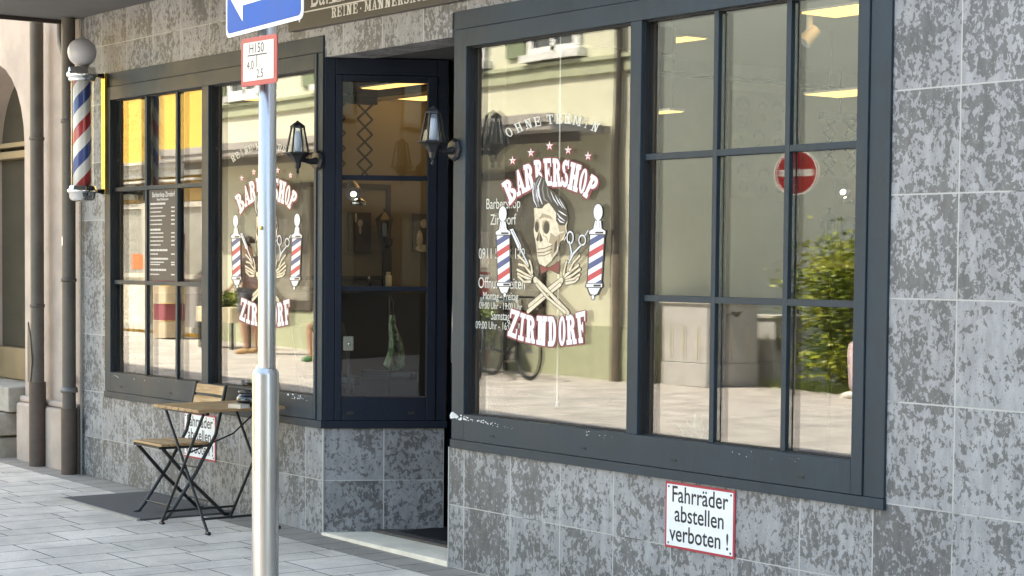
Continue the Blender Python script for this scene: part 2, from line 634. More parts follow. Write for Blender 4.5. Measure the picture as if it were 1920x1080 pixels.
# overhanging upper storey with its soffit
ov = MB()
ov.box(-8.12, -3.1, -2.2, 8.0, 3.285, 6.0)
ov.box(-3.099, 12.0, -0.03, 8.0, 3.285, 9.5)
ov.build('upper_storey', pbr('grey_render', (0.42, 0.41, 0.39), 0.9, bump=0.2), shop)
ov2 = MB(); ov2.box(3.0, 34.0, -1.0, 8.0, 9.501, 19.0); ov2.box(12.001, 34.0, -1.0, 8.0, -0.5, 7.1)  # unseen wing added to cast shade on the brown house
ov2.build('shade_wing', pbr('shade_wing_render', (0.3, 0.29, 0.27), 0.9), shop)
so = MB()
so.box(-8.12, -3.1, -2.2, -0.002, 3.262, 3.284)
so.build('soffit', M['soffit'], shop)
de = MB()
de.box(-8.16, -8.121, -2.21, 0.1, 3.235, 3.32)
de.box(-8.16, -3.1, -2.235, -2.201, 3.22, 3.32)
de.build('drip_edge', pbr('rust_brown_flashing', (0.035, 0.024, 0.022), 0.6), shop)
# side and back walls of the ground floor behind the rooms
bk = MB()
bk.box(-7.98, -7.885, YB + 0.001, 7.0, -0.1, 3.28)
bk.box(-0.05, 0.1, YB + 0.001, 7.0, -0.1, 3.28)
bk.box(-7.884, -0.051, 6.8, 7.0, -0.1, 3.28)
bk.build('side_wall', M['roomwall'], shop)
MB().box(-7.884, -0.051, YB + 0.003, 6.799, -0.06, 0.03).build('room_floor', M['roomfloor'], shop)
ce = MB()
ce.box(-3.199, -0.051, YB + 0.003, 6.799, 2.86, 2.95)
ce.box(-4.7, -3.2, 1.401, 6.799, 2.86, 2.95)
ce.build('room_ceiling', M['ceiling'], shop)
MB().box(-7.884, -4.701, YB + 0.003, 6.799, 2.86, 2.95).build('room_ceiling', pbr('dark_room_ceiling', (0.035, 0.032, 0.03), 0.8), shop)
MB().box(-7.884, -4.501, 3.12, 3.18, 0.031, 2.859).build('partition', M['roomgrey'], shop)  # pale wall added to brighten the view behind the emblem pane
pw_ = MB()
pw_.box(-4.5, -4.4, 2.3, 6.799, 0.031, 2.859)
pw_.box(-4.5, -4.38, 2.24, 2.299, 0.031, 2.859)
pw_.build('partition', M['roomgrey'], shop)
mo = MB(); mo.box(-4.399, -4.34, 2.3, 6.79, 2.775, 2.859); mo.build('cornice', pbr('taupe_cornice', (0.34, 0.32, 0.27), 0.8), shop)
MB().box(-4.399, -4.375, 2.3, 6.79, 2.755, 2.774).build('dark_line_strip', pbr('dark_batten', (0.08, 0.075, 0.06), 0.8), shop)  # thin dark strip along the foot of the cornice
MB().box(-7.884, -7.862, 0.5, 3.11, 0.031, 1.32).build('wainscot', pbr('black_wainscot', (0.022, 0.022, 0.024), 0.5), shop)


def shop_window(xs, grid_side, blank_x):
    """aluminium shop window; xs: outer left, casing/frame edges ... outer right"""
    (o0, f0, g0, m0, m1, g1, f1, o1) = xs
    zb, zf, zg, zt, zF, zO = 0.61, 0.655, 0.79, 2.652, 2.744, 2.838
    c = MB()
    c.box(o0, f0 - 0.0015, -0.012, 0.1, zf + 0.0, zF)
    c.box(f1 + 0.0015, o1, -0.012, 0.1, zf, zF)
    c.box(o0, o1, -0.012, 0.1, zF + 0.0015, zO)
    c.box(o0 - 0.004, o1 + 0.004, -0.018, 0.1, zb, zf - 0.0015)
    win = c.build('window', M['frame'], shop, bevel=0.002)
    f = MB()
    f.box(f0 + 0.0015, g0, -0.02, 0.09, zf + 0.0015, zF - 0.0015)
    f.box(g1, f1 - 0.0015, -0.02, 0.09, zf + 0.0015, zF - 0.0015)
    f.box(m0, m1, -0.0195, 0.09, zg, zt)
    f.box(g0 + 0.0005, g1 - 0.0005, -0.0205, 0.09, zf + 0.0015, zg)
    f.box(g0 + 0.0005, g1 - 0.0005, -0.0205, 0.09, zt, zF - 0.0015)
    f.build('frame', M['frame'], win, bevel=0.0025)
    back = MB()
    back.box(o0 + 0.002, o1 - 0.002, 0.06, 0.088, zb + 0.002, zf + 0.004)
    back.box(f0 - 0.004, f0 + 0.004, 0.0, 0.088, zf, zF)
    back.box(f1 - 0.004, f1 + 0.004, 0.0, 0.088, zf, zF)
    sp = MB()
    gl = []
    for a, b in ((g0, m0), (m1, g1)):
        back.box(a, a + 0.008, 0.0, 0.0285, zg, zt)
        back.box(a + 0.008, b, 0.012, 0.0285, zt - 0.007, zt)
        back.box(a + 0.008, b, 0.012, 0.0285, zg, zg + 0.005)
        sp.box(a + 0.0005, a + 0.016, 0.0515, 0.07, zg, zt)
        sp.box(b - 0.016, b - 0.0005, 0.0515, 0.07, zg, zt)
        p = MB().box(a + 0.0005, b - 0.0005, 0.03, 0.05, zg + 0.0005, zt - 0.0005)
        gl.append(p.build('pane', M['glass_front'], win))
    build_each(back, 'seal', M['seal'], win)
    build_each(sp, 'spacer', M['spacer'], win)
    a, b = (m1, g1) if grid_side > 0 else (g0, m0)
    mt = MB()
    W = 0.014
    xsb = [(-1.352, -0.914), (-6.92, -6.47)][0 if grid_side > 0 else 1]
    zs = (1.409, 2.042)
    for y0, y1, e in ((0.006, 0.0295, 0.0), (0.0505, 0.066, 0.001)):
        for x in xsb:
            mt.box(x - W + e, x + W - e, y0, y1, zg + 0.001, zt - 0.001)
        segs = [a + 0.001, xsb[0] - W, xsb[0] + W, xsb[1] - W, xsb[1] + W, b - 0.001]
        for z in zs:
            for q in (0, 2, 4):
                mt.box(segs[q] + 0.0003, segs[q + 1] - 0.0003, y0 + 0.0005, y1 - 0.0005, z - W + e, z + W - e)
    mt.build('glazing_bars', M['frame'], win, bevel=0.0015)
    wh = MB()
    for x in blank_x:
        wh.box(x - 0.018, x + 0.018, -0.0235, -0.0206, 0.693, 0.703)
    build_each(wh, 'drain_slot', M['seal'], win)
    return win


win_r = shop_window((-3.30, -3.24, -3.182, -1.893, -1.817, -0.505, -0.444, -0.336), 1, (-2.93, -2.2, -1.56, -0.78))
win_l = shop_window((-7.53, -7.475, -7.422, -6.068, -5.978, -4.685, -4.66, -4.603), -1, (-7.25, -6.5, -5.5))
# narrow window on the slanted recess wall
nw = MB()
nw.box(0.0, 0.06, -0.012, 0.09, 0.655, 2.713)
nw.box(0.64, 0.70, -0.012, 0.09, 0.655, 2.713)
nw.box(0.061, 0.639, -0.014, 0.09, 2.62, 2.713)
nw.box(-0.004, 0.706, -0.018, 0.09, 0.612, 0.654)
win_n = nw.build('window', M['navy_shaded'], shop, bevel=0.003, loc=RP, rot=(0, 0, RA))
nf = MB()
nf.box(0.062, 0.10, -0.02, 0.08, 0.656, 2.618)
nf.box(0.585, 0.638, -0.02, 0.08, 0.656, 2.618)
nf.box(0.101, 0.584, -0.02, 0.08, 0.656, 0.79)
nf.box(0.101, 0.584, -0.02, 0.08, 2.585, 2.618)
nf.build('frame', M['navy_shaded'], win_n, bevel=0.003)
MB().box(0.1005, 0.5845, 0.02, 0.03, 0.79, 2.585).build('pane', M['glass'], win_n)
nb = MB()
for z in (1.409, 2.04):
    nb.box(0.1005, 0.5845, 0.0, 0.0195, z - 0.014, z + 0.014)
nb.build('glazing_bars', M['navy_shaded'], win_n, bevel=0.002)
nd = MB()
for x in (0.15, 0.5):
    nd.box(x - 0.018, x + 0.018, -0.03, -0.0205, 0.692, 0.708)
build_each(nd, 'drain_slot', M['black'], win_n)

# chipped white paint along the sills of the two windows
ch = MB()


def chips(mb, xa, xb, za, zb_, n, smax, y):
    for _ in range(n):
        u = random.random() ** 1.6
        x = xa + (xb - xa) * u
        z = za + (zb_ - za) * u + random.uniform(-0.012, 0.012)
        r = random.uniform(0.25, 1) * smax * (1.15 - u)
        k = random.randint(5, 8)
        pts = []
        for i in range(k):
            a = 2 * math.pi * i / k
            q = r * random.uniform(0.5, 1.1)
            pts.append((x + q * 2.2 * math.cos(a), z + q * math.sin(a)))
        mb.prism(pts, y - random.uniform(0.0005, 0.0012), y)


chips(ch, -3.29, -2.75, 0.775, 0.755, 90, 0.0065, -0.0208)
chips(ch, -3.29, -3.21, 0.776, 0.77, 26, 0.010, -0.0125)
chips(ch, -1.2, -0.6, 0.765, 0.77, 10, 0.0022, -0.0208)
chips(ch, -2.2, -1.95, 0.77, 0.765, 8, 0.004, -0.0208)
chips(ch, -4.97, -4.65, 0.775, 0.77, 22, 0.006, -0.0208)
chips(ch, -7.44, -6.0, 0.77, 0.775, 8, 0.004, -0.0208)
ch.build('chipped_paint', pbr('bare_white_filler', (0.72, 0.73, 0.72), 0.8, var=0.1, vscale=40), win_r)


# ------------------------------------------------------------------ window lettering and emblem
def trace(px, py, y=0.0298):
    """spot on the plane Y=y that a measured photo coordinate belongs to"""
    d = CAM_F + CAM_R * ((px - CX) / FOC) - CAM_U * ((py - CY) / FOC)
    t = (y - CAM_POS.y) / d.y
    q = CAM_POS + d * t
    return q.x, q.z


def ring(cx, cy, ro, ri, a0, a1, n=10):
    out = []
    for i in range(n):
        t0 = R(a0 + (a1 - a0) * i / n); t1 = R(a0 + (a1 - a0) * (i + 1) / n)
        out.append([(cx + ri[0] * math.cos(t0), cy + ri[1] * math.sin(t0)), (cx + ro[0] * math.cos(t0), cy + ro[1] * math.sin(t0)),
                    (cx + ro[0] * math.cos(t1), cy + ro[1] * math.sin(t1)), (cx + ri[0] * math.cos(t1), cy + ri[1] * math.sin(t1))])
    return out


def rc(x0, x1, y0, y1): return [(x0, y0), (x1, y0), (x1, y1), (x0, y1)]


def glyph(ch, t=0.3, s=0.15):
    """slab-serif capital in a unit cell as a list of polygons"""
    h = s
    mid = (0.5 - s / 2, 0.5 + s / 2)
    def stem(x, w=t, a=0.0, b=1.0): return rc(x, x + w, a, b)
    def slab(x0, x1, y): return rc(x0, x1, y, y + h)
    top, bot = 1 - h, 0.0
    thin = t * 0.45
    if ch == 'B':
        return [stem(0.12), slab(0, 0.5, top), slab(0, 0.5, bot), slab(0.3, 0.55, 0.47)] + \
            ring(0.52, 0.765, (0.38, 0.235), (0.38 - t, 0.235 - h), -90, 90) + ring(0.52, 0.27, (0.46, 0.27), (0.46 - t, 0.27 - h), -90, 90)
    if ch in 'RP':
        g = [stem(0.12), slab(0, 0.5, top), slab(0, 0.56, bot)] + ring(0.5, 0.73, (0.46, 0.27), (0.46 - t, 0.27 - h), -90, 90)
        g.append(rc(0.4, 0.52, 0.46, 0.46 + h))
        if ch == 'R':
            g += [[(0.5, 0.48), (0.5 + t, 0.5), (0.94, 0.06), (0.66, 0.0)], slab(0.64, 1.02, bot)]
        return g
    if ch == 'A':
        return [[(0.5 - t * 0.3, 1), (0.5 + t * 0.4, 1), (0.9, 0.05), (0.9 - t * 1.05, 0.05)],
                [(0.5 - t * 0.3, 1), (0.5 - t * 0.3 + thin * 1.2, 0.96), (0.1 + thin, 0.05), (0.1, 0.05)],
                rc(0.28, 0.68, 0.28, 0.28 + h * 0.7), slab(-0.02, 0.38, bot), slab(0.52, 1.02, bot)]
    if ch in 'EF':
        g = [stem(0.12), slab(0, 0.95, top), rc(0.3, 0.7, *mid), rc(0.6, 0.7, 0.34, 0.66), rc(0.84, 0.95, 0.68, top + 0.01)]
        g += [slab(0, 0.95, bot), rc(0.84, 0.95, h - 0.01, 0.34)] if ch == 'E' else [slab(0, 0.6, bot)]
        return g
    if ch == 'S':
        return ring(0.5, 0.74, (0.42, 0.26), (0.42 - t, 0.26 - h), 20, 270) + ring(0.5, 0.27, (0.45, 0.27), (0.45 - t, 0.27 - h), -160, 92) + \
            [rc(0.8, 0.92, 0.68, 1.0), rc(0.06, 0.18, 0.0, 0.34)]
    if ch == 'H':
        return [stem(0.1), stem(0.9 - t), rc(0.3, 0.7, *mid), slab(-0.02, 0.46, top), slab(-0.02, 0.46, bot), slab(0.54, 1.02, top), slab(0.54, 1.02, bot)]
    if ch in 'OC':
        return ring(0.5, 0.5, (0.48, 0.5), (0.48 - t, 0.5 - h * 0.8), 0 if ch == 'O' else 40, 360 if ch == 'O' else 320, 18)
    if ch == 'Z':
        return [slab(0.02, 0.98, top), slab(0.02, 0.98, bot), [(0.6, 0.9), (0.95, 0.9), (0.4, 0.1), (0.05, 0.1)], rc(0.02, 0.14, 0.66, top + 0.01), rc(0.86, 0.98, h - 0.01, 0.36)]
    if ch == 'I': return [stem(0.5 - t / 2), slab(0.1, 0.9, top), slab(0.1, 0.9, bot)]
    if ch == 'N':
        return [stem(0.14, thin * 1.6), stem(0.86 - thin * 1.6, thin * 1.6), [(0.14, 1), (0.14 + t * 1.1, 1), (0.86, 0), (0.86 - t * 1.1, 0)],
                slab(-0.02, 0.4, top), slab(-0.02, 0.46, bot), slab(0.56, 1.02, top)]
    if ch == 'M':
        return [stem(0.1, thin * 1.2), stem(0.92 - t * 0.8, t * 0.8), [(0.1, 1), (0.1 + t * 0.9, 1), (0.56, 0.1), (0.46, 0.1)], [(0.9, 1), (0.8, 1), (0.46, 0.1), (0.54, 0.1)],
                slab(0, 0.3, bot), slab(0.6, 1.02, bot), slab(0, 0.25, top), slab(0.78, 1.02, top)]
    if ch == 'D':
        return [stem(0.12), slab(0, 0.5, top), slab(0, 0.5, bot)] + ring(0.48, 0.5, (0.48, 0.5), (0.48 - t, 0.5 - h), -90, 90, 14)
    if ch == 'T':
        return [stem(0.5 - t / 2), slab(0.04, 0.96, top), slab(0.26, 0.74, bot), rc(0.02, 0.13, 0.7, 1.0), rc(0.87, 0.98, 0.7, 1.0)]
    return []


class Decal:
    """flat layered artwork; later layers lie a hair in front of earlier ones"""
    def __init__(s, y0):
        s.mb = MB(); s.y = y0; s.dx = 0.0

    def poly(s, pts, m, step=0.000004):
        s.y -= step
        s.mb.poly([(x, s.y, z) for x, z in pts], m)

    def glyph(s, ch, quad, m, t=0.3, sl=0.15, base=None):
        tl, tr, br, bl = quad
        if base is not None: s.y = base
        for g in glyph(ch, t, sl):
            pts = []
            for u, v in g:
                a = [(bl[i] * (1 - u) + br[i] * u) * (1 - v) + (tl[i] * (1 - u) + tr[i] * u) * v for i in (0, 1)]
                pts.append(a)
            s.poly(pts, m, 0.000003)

    def stroke(s, pts, wd, m, cap=True):
        """tapered stroke along pts; wd width or list"""
        n = len(pts)
        ws = wd if isinstance(wd, (list, tuple)) else [wd] * n
        L, Rr = [], []
        for i in range(n):
            a = pts[max(0, i - 1)]; b = pts[min(n - 1, i + 1)]
            dx, dz = b[0] - a[0], b[1] - a[1]
            l = math.hypot(dx, dz) or 1
            nx, nz = -dz / l, dx / l
            L.append((pts[i][0] + nx * ws[i] / 2, pts[i][1] + nz * ws[i] / 2))
            Rr.append((pts[i][0] - nx * ws[i] / 2, pts[i][1] - nz * ws[i] / 2))
        for i in range(n - 1):
            s.poly([L[i], L[i + 1], Rr[i + 1], Rr[i]], m, 0.000003)
        if cap:
            for i in (0, n - 1):
                s.disc(pts[i], ws[i] / 2, ws[i] / 2, m, 8)

    def disc(s, c, rx, rz, m, n=16):
        s.poly([(c[0] + rx * math.cos(2 * math.pi * k / n), c[1] + rz * math.sin(2 * math.pi * k / n)) for k in range(n)], m, 0.000003)


def z6(x, y): return trace(920 + x / 4.154, 200 + y / 4.154)
def z7(x, y): return trace(920 + x / 4.5, 440 + y / 4.5)


WH, MA, BONE, BSH, BRN, BLK, GRY, SIL, RED, BLU, BOW, PINK = range(12)


def sheen(name, c, var=0.06):
    return pbr(name, c, 0.35, var=var, vscale=20)


emb_mats = [sheen('sticker_white', (0.80, 0.80, 0.82)), sheen('sticker_maroon', (0.20, 0.022, 0.035)), pbr('sticker_bone', (0.68, 0.58, 0.42), 0.4, var=0.18, vscale=45),
            sheen('sticker_bone_shadow', (0.36, 0.28, 0.18)), sheen('sticker_dark_brown', (0.055, 0.035, 0.025)), sheen('sticker_black', (0.016, 0.016, 0.018)),
            sheen('sticker_grey', (0.17, 0.17, 0.18)), sheen('sticker_silver', (0.62, 0.65, 0.70)), sheen('sticker_red', (0.52, 0.05, 0.07)),
            sheen('sticker_blue', (0.05, 0.08, 0.22)), sheen('sticker_bow_tie', (0.20, 0.035, 0.03)), sheen('sticker_pale_red', (0.55, 0.12, 0.13))]
K = Decal(0.0293)
Bq = {  # BARBERSHOP: corner points per letter
    0: ('B', [(85, 600), (148, 550), (218, 690), (150, 772)]), 1: ('A', [(182, 508), (240, 480), (283, 660), (212, 702)]),
    2: ('R', [(256, 458), (318, 435), (347, 628), (272, 668)]), 3: ('B', [(338, 420), (400, 408), (408, 605), (350, 625)]),
    4: ('E', [(412, 405), (474, 400), (482, 615), (424, 618)]), 5: ('R', [(484, 402), (542, 404), (552, 622), (482, 624)]),
    6: ('S', [(558, 412), (620, 416), (604, 640), (548, 616)]), 7: ('H', [(630, 430), (708, 456), (674, 668), (600, 640)]),
    8: ('O', [(712, 474), (768, 490), (730, 692), (678, 662)]), 9: ('P', [(788, 524), (854, 566), (776, 735), (716, 692)])}
Zq = {0: ('Z', [(172, 622), (250, 650), (218, 882), (143, 850)]), 1: ('I', [(250, 655), (305, 672), (284, 902), (226, 885)]),
      2: ('R', [(303, 675), (376, 690), (374, 922), (296, 906)]), 3: ('N', [(393, 684), (480, 690), (472, 942), (388, 926)]),
      4: ('D', [(486, 690), (557, 690), (557, 945), (486, 942)]), 5: ('O', [(576, 685), (634, 682), (636, 937), (572, 942)]),
      6: ('R', [(638, 680), (706, 668), (728, 922), (642, 932)]), 7: ('F', [(718, 662), (804, 640), (804, 910), (746, 917)])}
nq = 0
for qs, zz in ((Bq, z6), (Zq, z7)):
    for ch_, q in qs.values():
        for j, (ox, oy) in enumerate(((-11, 3), (11, -2), (13, 12), (-6, 13), (3, -10))):
            K.glyph(ch_, [zz(x + ox, y + oy) for x, y in q], MA, 0.42, 0.26, 0.0293 - (2 * j + nq % 2) * 0.00011)
        nq += 1
    for ch_, q in qs.values():
        K.glyph(ch_, [zz(x, y) for x, y in q], WH, 0.33, 0.17, 0.0281)
    K.y = 0.028
for cx, cy in ((172, 420), (315, 358), (460, 305), (605, 338), (760, 385)):
    for rr, mm, o in ((46, RED, 3), (36, WH, 0), (15, PINK, 2)):
        pts = []
        for k in range(10):
            a = math.pi / 2 + k * math.pi / 5
            r_ = rr if k % 2 == 0 else rr * 0.33
            pts.append(z6(cx + o + r_ * math.cos(a) * 0.78, cy + o - r_ * math.sin(a)))
        K.poly(pts, mm)
# bow tie
for pts in ([(412, 250), (500, 280), (500, 295), (425, 338)], [(500, 275), (592, 212), (582, 338), (505, 298)]):
    K.poly([z7(*p) for p in pts], BLK)
for pts in ([(418, 260), (495, 284), (495, 293), (430, 328)], [(506, 278), (584, 226), (574, 326), (508, 293)]):
    K.poly([z7(*p) for p in pts], BOW)
K.stroke([z7(525, 280), z7(578, 250)], 0.006, MA); K.stroke([z7(435, 300), z7(480, 290)], 0.006, MA)
K.disc(z7(502, 287), 0.011, 0.012, BOW)
# skull
def blend(*a): return a
skull = [z6(340, 792), z6(420, 765), z6(460, 740), z6(520, 775), z6(590, 800), z6(605, 870), z6(592, 930), z6(585, 990), z6(570, 1035),
         z6(545, 1050), z7(585, 60), z7(572, 150), z7(520, 218), z7(463, 270), z7(414, 246), z7(398, 205), z7(392, 130), z7(376, 20), z6(344, 1020), z6(338, 960), z6(346, 890)]
cxs = sum(p[0] for p in skull) / len(skull); czs = sum(p[1] for p in skull) / len(skull)
K.poly([(cxs + (x - cxs) * 1.035, czs + (z - czs) * 1.02) for x, z in skull], BRN)
K.poly(skull, BONE)
K.poly([z6(520, 900), z6(590, 930), z6(584, 985), z6(548, 1045), z7(560, 110), z7(520, 200), z7(500, 130), z7(530, 50), z6(500, 1020), z6(540, 990)], BSH)
K.poly([z6(470, 980), z6(520, 1020), z6(500, 1075), z6(455, 1060)], BSH)
K.poly([z6(405, 830), z6(470, 850), z6(490, 880), z6(420, 862), z6(372, 880)], BSH)
K.disc(z6(432, 930), 0.031, 0.036, BSH, 18); K.disc(z6(364, 928), 0.021, 0.032, BSH, 16)
K.disc(z6(437, 942), 0.025, 0.031, BRN, 18); K.disc(z6(362, 937), 0.0165, 0.027, BRN, 16)
K.disc(z6(441, 946), 0.018, 0.023, BLK, 14); K.disc(z6(362, 940), 0.0115, 0.02, BLK, 14)
K.stroke([z6(400, 888), z6(440, 876), z6(478, 905)], [0.004, 0.008, 0.004], BONE); K.stroke([z6(478, 960), z6(520, 985), z6(572, 975)], [0.004, 0.01, 0.004], BONE)
K.stroke([z6(408, 1000), z6(440, 1020), z6(452, 1060)], [0.003, 0.006, 0.003], BSH)
K.stroke([z6(372, 1060), z7(392, 90), z7(400, 116)], 0.003, BSH)
K.poly([z6(380, 962), z6(410, 1040), z6(392, 1056), z6(379, 1042), z6(366, 1052), z6(356, 1034)], BRN); K.stroke([z6(381, 975), z6(379, 1045)], 0.003, BONE)
K.stroke([z7(398, 122), z7(450, 118), z7(524, 90)], 0.004, BRN); K.stroke([z7(398, 152), z7(455, 148), z7(520, 122)], 0.0042, BRN)
K.stroke([z7(402, 180), z7(455, 178), z7(512, 152)], 0.004, BRN)
for i in range(9):
    x = 406 + i * 13
    K.stroke([z7(x, 122 - i * 2.6), z7(x, 180 - i * 2.8)], 0.0016, BSH, False)
K.stroke([z7(582, 10), z7(572, 140), z7(522, 212)], 0.0045, BRN); K.stroke([z6(585, 930), z6(600, 1000), z6(575, 1040)], 0.007, BONE)
K.poly([z7(543, 70), z7(566, 40), z7(560, 130), z7(535, 160)], BRN)
# pompadour
hair = [z6(382, 532), z6(425, 565), z6(452, 632), z6(520, 678), z6(572, 740), z6(600, 800), z6(606, 880), z6(580, 925), z6(540, 925), z6(512, 890), z6(512, 825),
        z6(490, 795), z6(455, 748), z6(424, 766), z6(404, 792), z6(368, 794), z6(338, 762), z6(320, 690), z6(332, 610), z6(355, 555)]
K.poly(hair, BLK)
for pts, wd, m_ in (([(385, 545), (352, 610), (352, 690), (380, 780)], [.004, .016, .02, .006], GRY), ([(398, 552), (372, 620), (378, 690), (405, 760)], [.003, .012, .014, .004], SIL),
                    ([(345, 590), (330, 660), (340, 730), (365, 782)], [.003, .009, .009, .003], SIL), ([(418, 570), (405, 640), (420, 720), (450, 742)], [.003, .012, .012, .003], GRY),
                    ([(440, 620), (450, 690), (480, 745)], [.003, .010, .003], GRY), ([(470, 660), (495, 720), (530, 770)], [.002, .008, .003], SIL), ([(505, 690), (530, 740), (565, 790)], [.002, .008, .003], SIL),
                    ([(535, 715), (560, 760), (585, 800)], [.002, .006, .002], SIL), ([(520, 830), (540, 860), (580, 890)], [.003, .008, .003], SIL), ([(530, 810), (560, 830), (592, 850)], [.002, .007, .002], WH),
                    ([(525, 870), (545, 895), (575, 905)], [.002, .007, .002], WH), ([(366, 640), (362, 690), (376, 740)], [.003, .008, .002], WH)):
    K.stroke([z6(*p) for p in pts], wd, m_, False)


# crossed bones and skeleton hands
def bone(pts, wd, zf=z7):
    pp = [zf(*p) for p in pts]
    ws = wd if isinstance(wd, list) else [wd] * len(pts)
    K.stroke(pp, [a + 0.007 for a in ws], BRN)
    K.stroke(pp, ws, BONE)


bone([(600, 385), (480, 470), (330, 600)], [0.030, 0.016, 0.022]); bone([(590, 420), (470, 520), (318, 648)], [0.018, 0.013, 0.02])
for f in ([(625, 350), (690, 300), (742, 258)], [(640, 372), (700, 335), (756, 292)], [(640, 392), (705, 372), (752, 338)], [(640, 410), (712, 398), (740, 368)], [(618, 335), (628, 285), (642, 228)],
          [(668, 300), (700, 235), (752, 180)]):
    bone(f, [0.014, 0.010, 0.012])
bone([(378, 380), (500, 490), (655, 660)], [0.030, 0.018, 0.024]); bone([(390, 420), (480, 530), (630, 655)], [0.014, 0.012, 0.016])
for f in ([(355, 345), (290, 262), (240, 250)], [(345, 362), (262, 312), (228, 295)], [(340, 378), (262, 345), (232, 330)], [(338, 395), (285, 398), (236, 352)], [(352, 322), (347, 265), (332, 222)],
          [(318, 262), (276, 215), (235, 175)]):
    bone(f, [0.014, 0.010, 0.012])
# scissors and razor
def oval(c, rx, rz, m, wd, zf=z6):
    pts = [zf(c[0] + rx * math.cos(2 * math.pi * k / 18), c[1] + rz * math.sin(2 * math.pi * k / 18)) for k in range(19)]
    K.stroke(pts, wd + 0.005, BLK, False); K.stroke(pts, wd, m, False)
oval((622, 1020), 24, 46, SIL, 0.008); oval((716, 1040), 26, 38, SIL, 0.008)
K.stroke([z6(740, 1000), z6(760, 968), z6(785, 965)], 0.006, SIL)
for pts in ([(668, 60), (685, 150), (672, 235)], [(765, 90), (700, 160), (662, 240)]):
    K.stroke([z7(*p) for p in pts], [0.012, 0.016, 0.010], BLK); K.stroke([z7(*p) for p in pts], [0.007, 0.011, 0.006], SIL)
raz = [z6(150, 958), z6(176, 950), z6(238, 1078), z7(262, 112), z7(236, 118), z7(190, 10)]
K.poly([(x + 0.003, z - 0.003) for x, z in raz], BLK); K.poly(raz, WH)
K.stroke([z6(172, 965), z6(232, 1085), z7(248, 108)], 0.005, BLU)
K.stroke([z7(250, 110), z7(318, 250)], 0.014, BLK); K.stroke([z7(250, 110), z7(318, 250)], 0.009, SIL)


# printed barber poles
def pole_art(fin, neck, b_tl, b_tr, b_br, b_bl, cone, ball):
    def LP(u, v):
        return tuple((b_bl[i] * (1 - u) + b_br[i] * u) * (1 - v) + (b_tl[i] * (1 - u) + b_tr[i] * u) * v for i in (0, 1))
    K.poly([LP(-0.09, -0.02), LP(1.09, -0.02), LP(1.09, 1.02), LP(-0.09, 1.02)], BLK)
    K.poly([LP(0, 0), LP(1, 0), LP(1, 1), LP(0, 1)], WH)
    n = 4
    for i in range(-1, n):                          # rising stripes clipped to the shaft
        v0 = (i + 0.1) / n; dv = 0.45 / n * 1.15; rise = 0.17
        q = [(0, v0), (1, v0 + rise), (1, v0 + rise + dv), (0, v0 + dv)]
        clip = []
        for k in range(4):                          # clip against 0..1 in v
            a, b = q[k], q[(k + 1) % 4]
            if 0 <= a[1] <= 1: clip.append(a)
            for lim in (0.0, 1.0):
                if (a[1] - lim) * (b[1] - lim) < 0:
                    f = (lim - a[1]) / (b[1] - a[1]); clip.append((a[0] + (b[0] - a[0]) * f, lim))
        if len(clip) > 2: K.poly([LP(*p) for p in clip], RED if i % 2 == 0 else BLU)
    K.poly([LP(-0.16, 1.0), LP(1.16, 1.0), LP(1.16, 1.1), LP(0.85, 1.14), LP(0.78, 1.3), LP(0.22, 1.3), LP(0.15, 1.14), LP(-0.16, 1.1)], BLK)
    K.poly([LP(-0.08, 1.02), LP(1.08, 1.02), LP(1.08, 1.08), LP(0.8, 1.13), LP(0.7, 1.3), LP(0.3, 1.3), LP(0.2, 1.13), LP(-0.08, 1.08)], WH)
    K.poly([LP(0.35, 1.03), LP(0.95, 1.03), LP(0.95, 1.07), LP(0.35, 1.07)], BLK)
    K.disc(fin, 0.037, 0.042, BLK); K.disc(fin, 0.0325, 0.038, WH)
    K.stroke([(fin[0], fin[1] - 0.036), (fin[0], fin[1] - 0.075)], [0.02, 0.034], BLK, False); K.stroke([(fin[0], fin[1] - 0.034), (fin[0], fin[1] - 0.075)], [0.014, 0.028], WH, False)
    K.stroke([(fin[0] + 0.012, fin[1] + 0.014), (fin[0] + 0.014, fin[1] - 0.012)], 0.005, SIL)
    K.poly([LP(-0.16, -0.1), LP(1.16, -0.1), LP(1.16, 0.0), LP(-0.16, 0.0)], BLK); K.poly([LP(-0.08, -0.085), LP(1.08, -0.085), LP(1.08, -0.015), LP(-0.08, -0.015)], WH)
    K.poly([LP(0.45, -0.075), LP(1.0, -0.075), LP(1.0, -0.03), LP(0.45, -0.03)], BLK)
    K.poly([LP(-0.05, -0.1), LP(1.05, -0.1), LP(0.85, -0.24), LP(0.5, -0.3), LP(0.15, -0.24)], BLK)
    K.poly([LP(0.06, -0.105), LP(0.94, -0.105), LP(0.76, -0.22), LP(0.5, -0.26), LP(0.24, -0.22)], WH)
    K.poly([LP(0.6, -0.12), LP(0.86, -0.12), LP(0.7, -0.21)], SIL)
    K.disc(ball, 0.0135, 0.014, BLK); K.disc(ball, 0.0095, 0.0105, WH)


pole_art(z6(97, 835), None, z6(52, 1004), z6(148, 1004), z7(164, 400), z7(66, 400), None, z7(122, 508))
pole_art(z6(840, 822), None, z6(780, 1000), z6(886, 1000), z7(935, 408), z7(822, 408), None, z7(866, 528))
# outline of the arched line above
arc = Decal(0.0292)


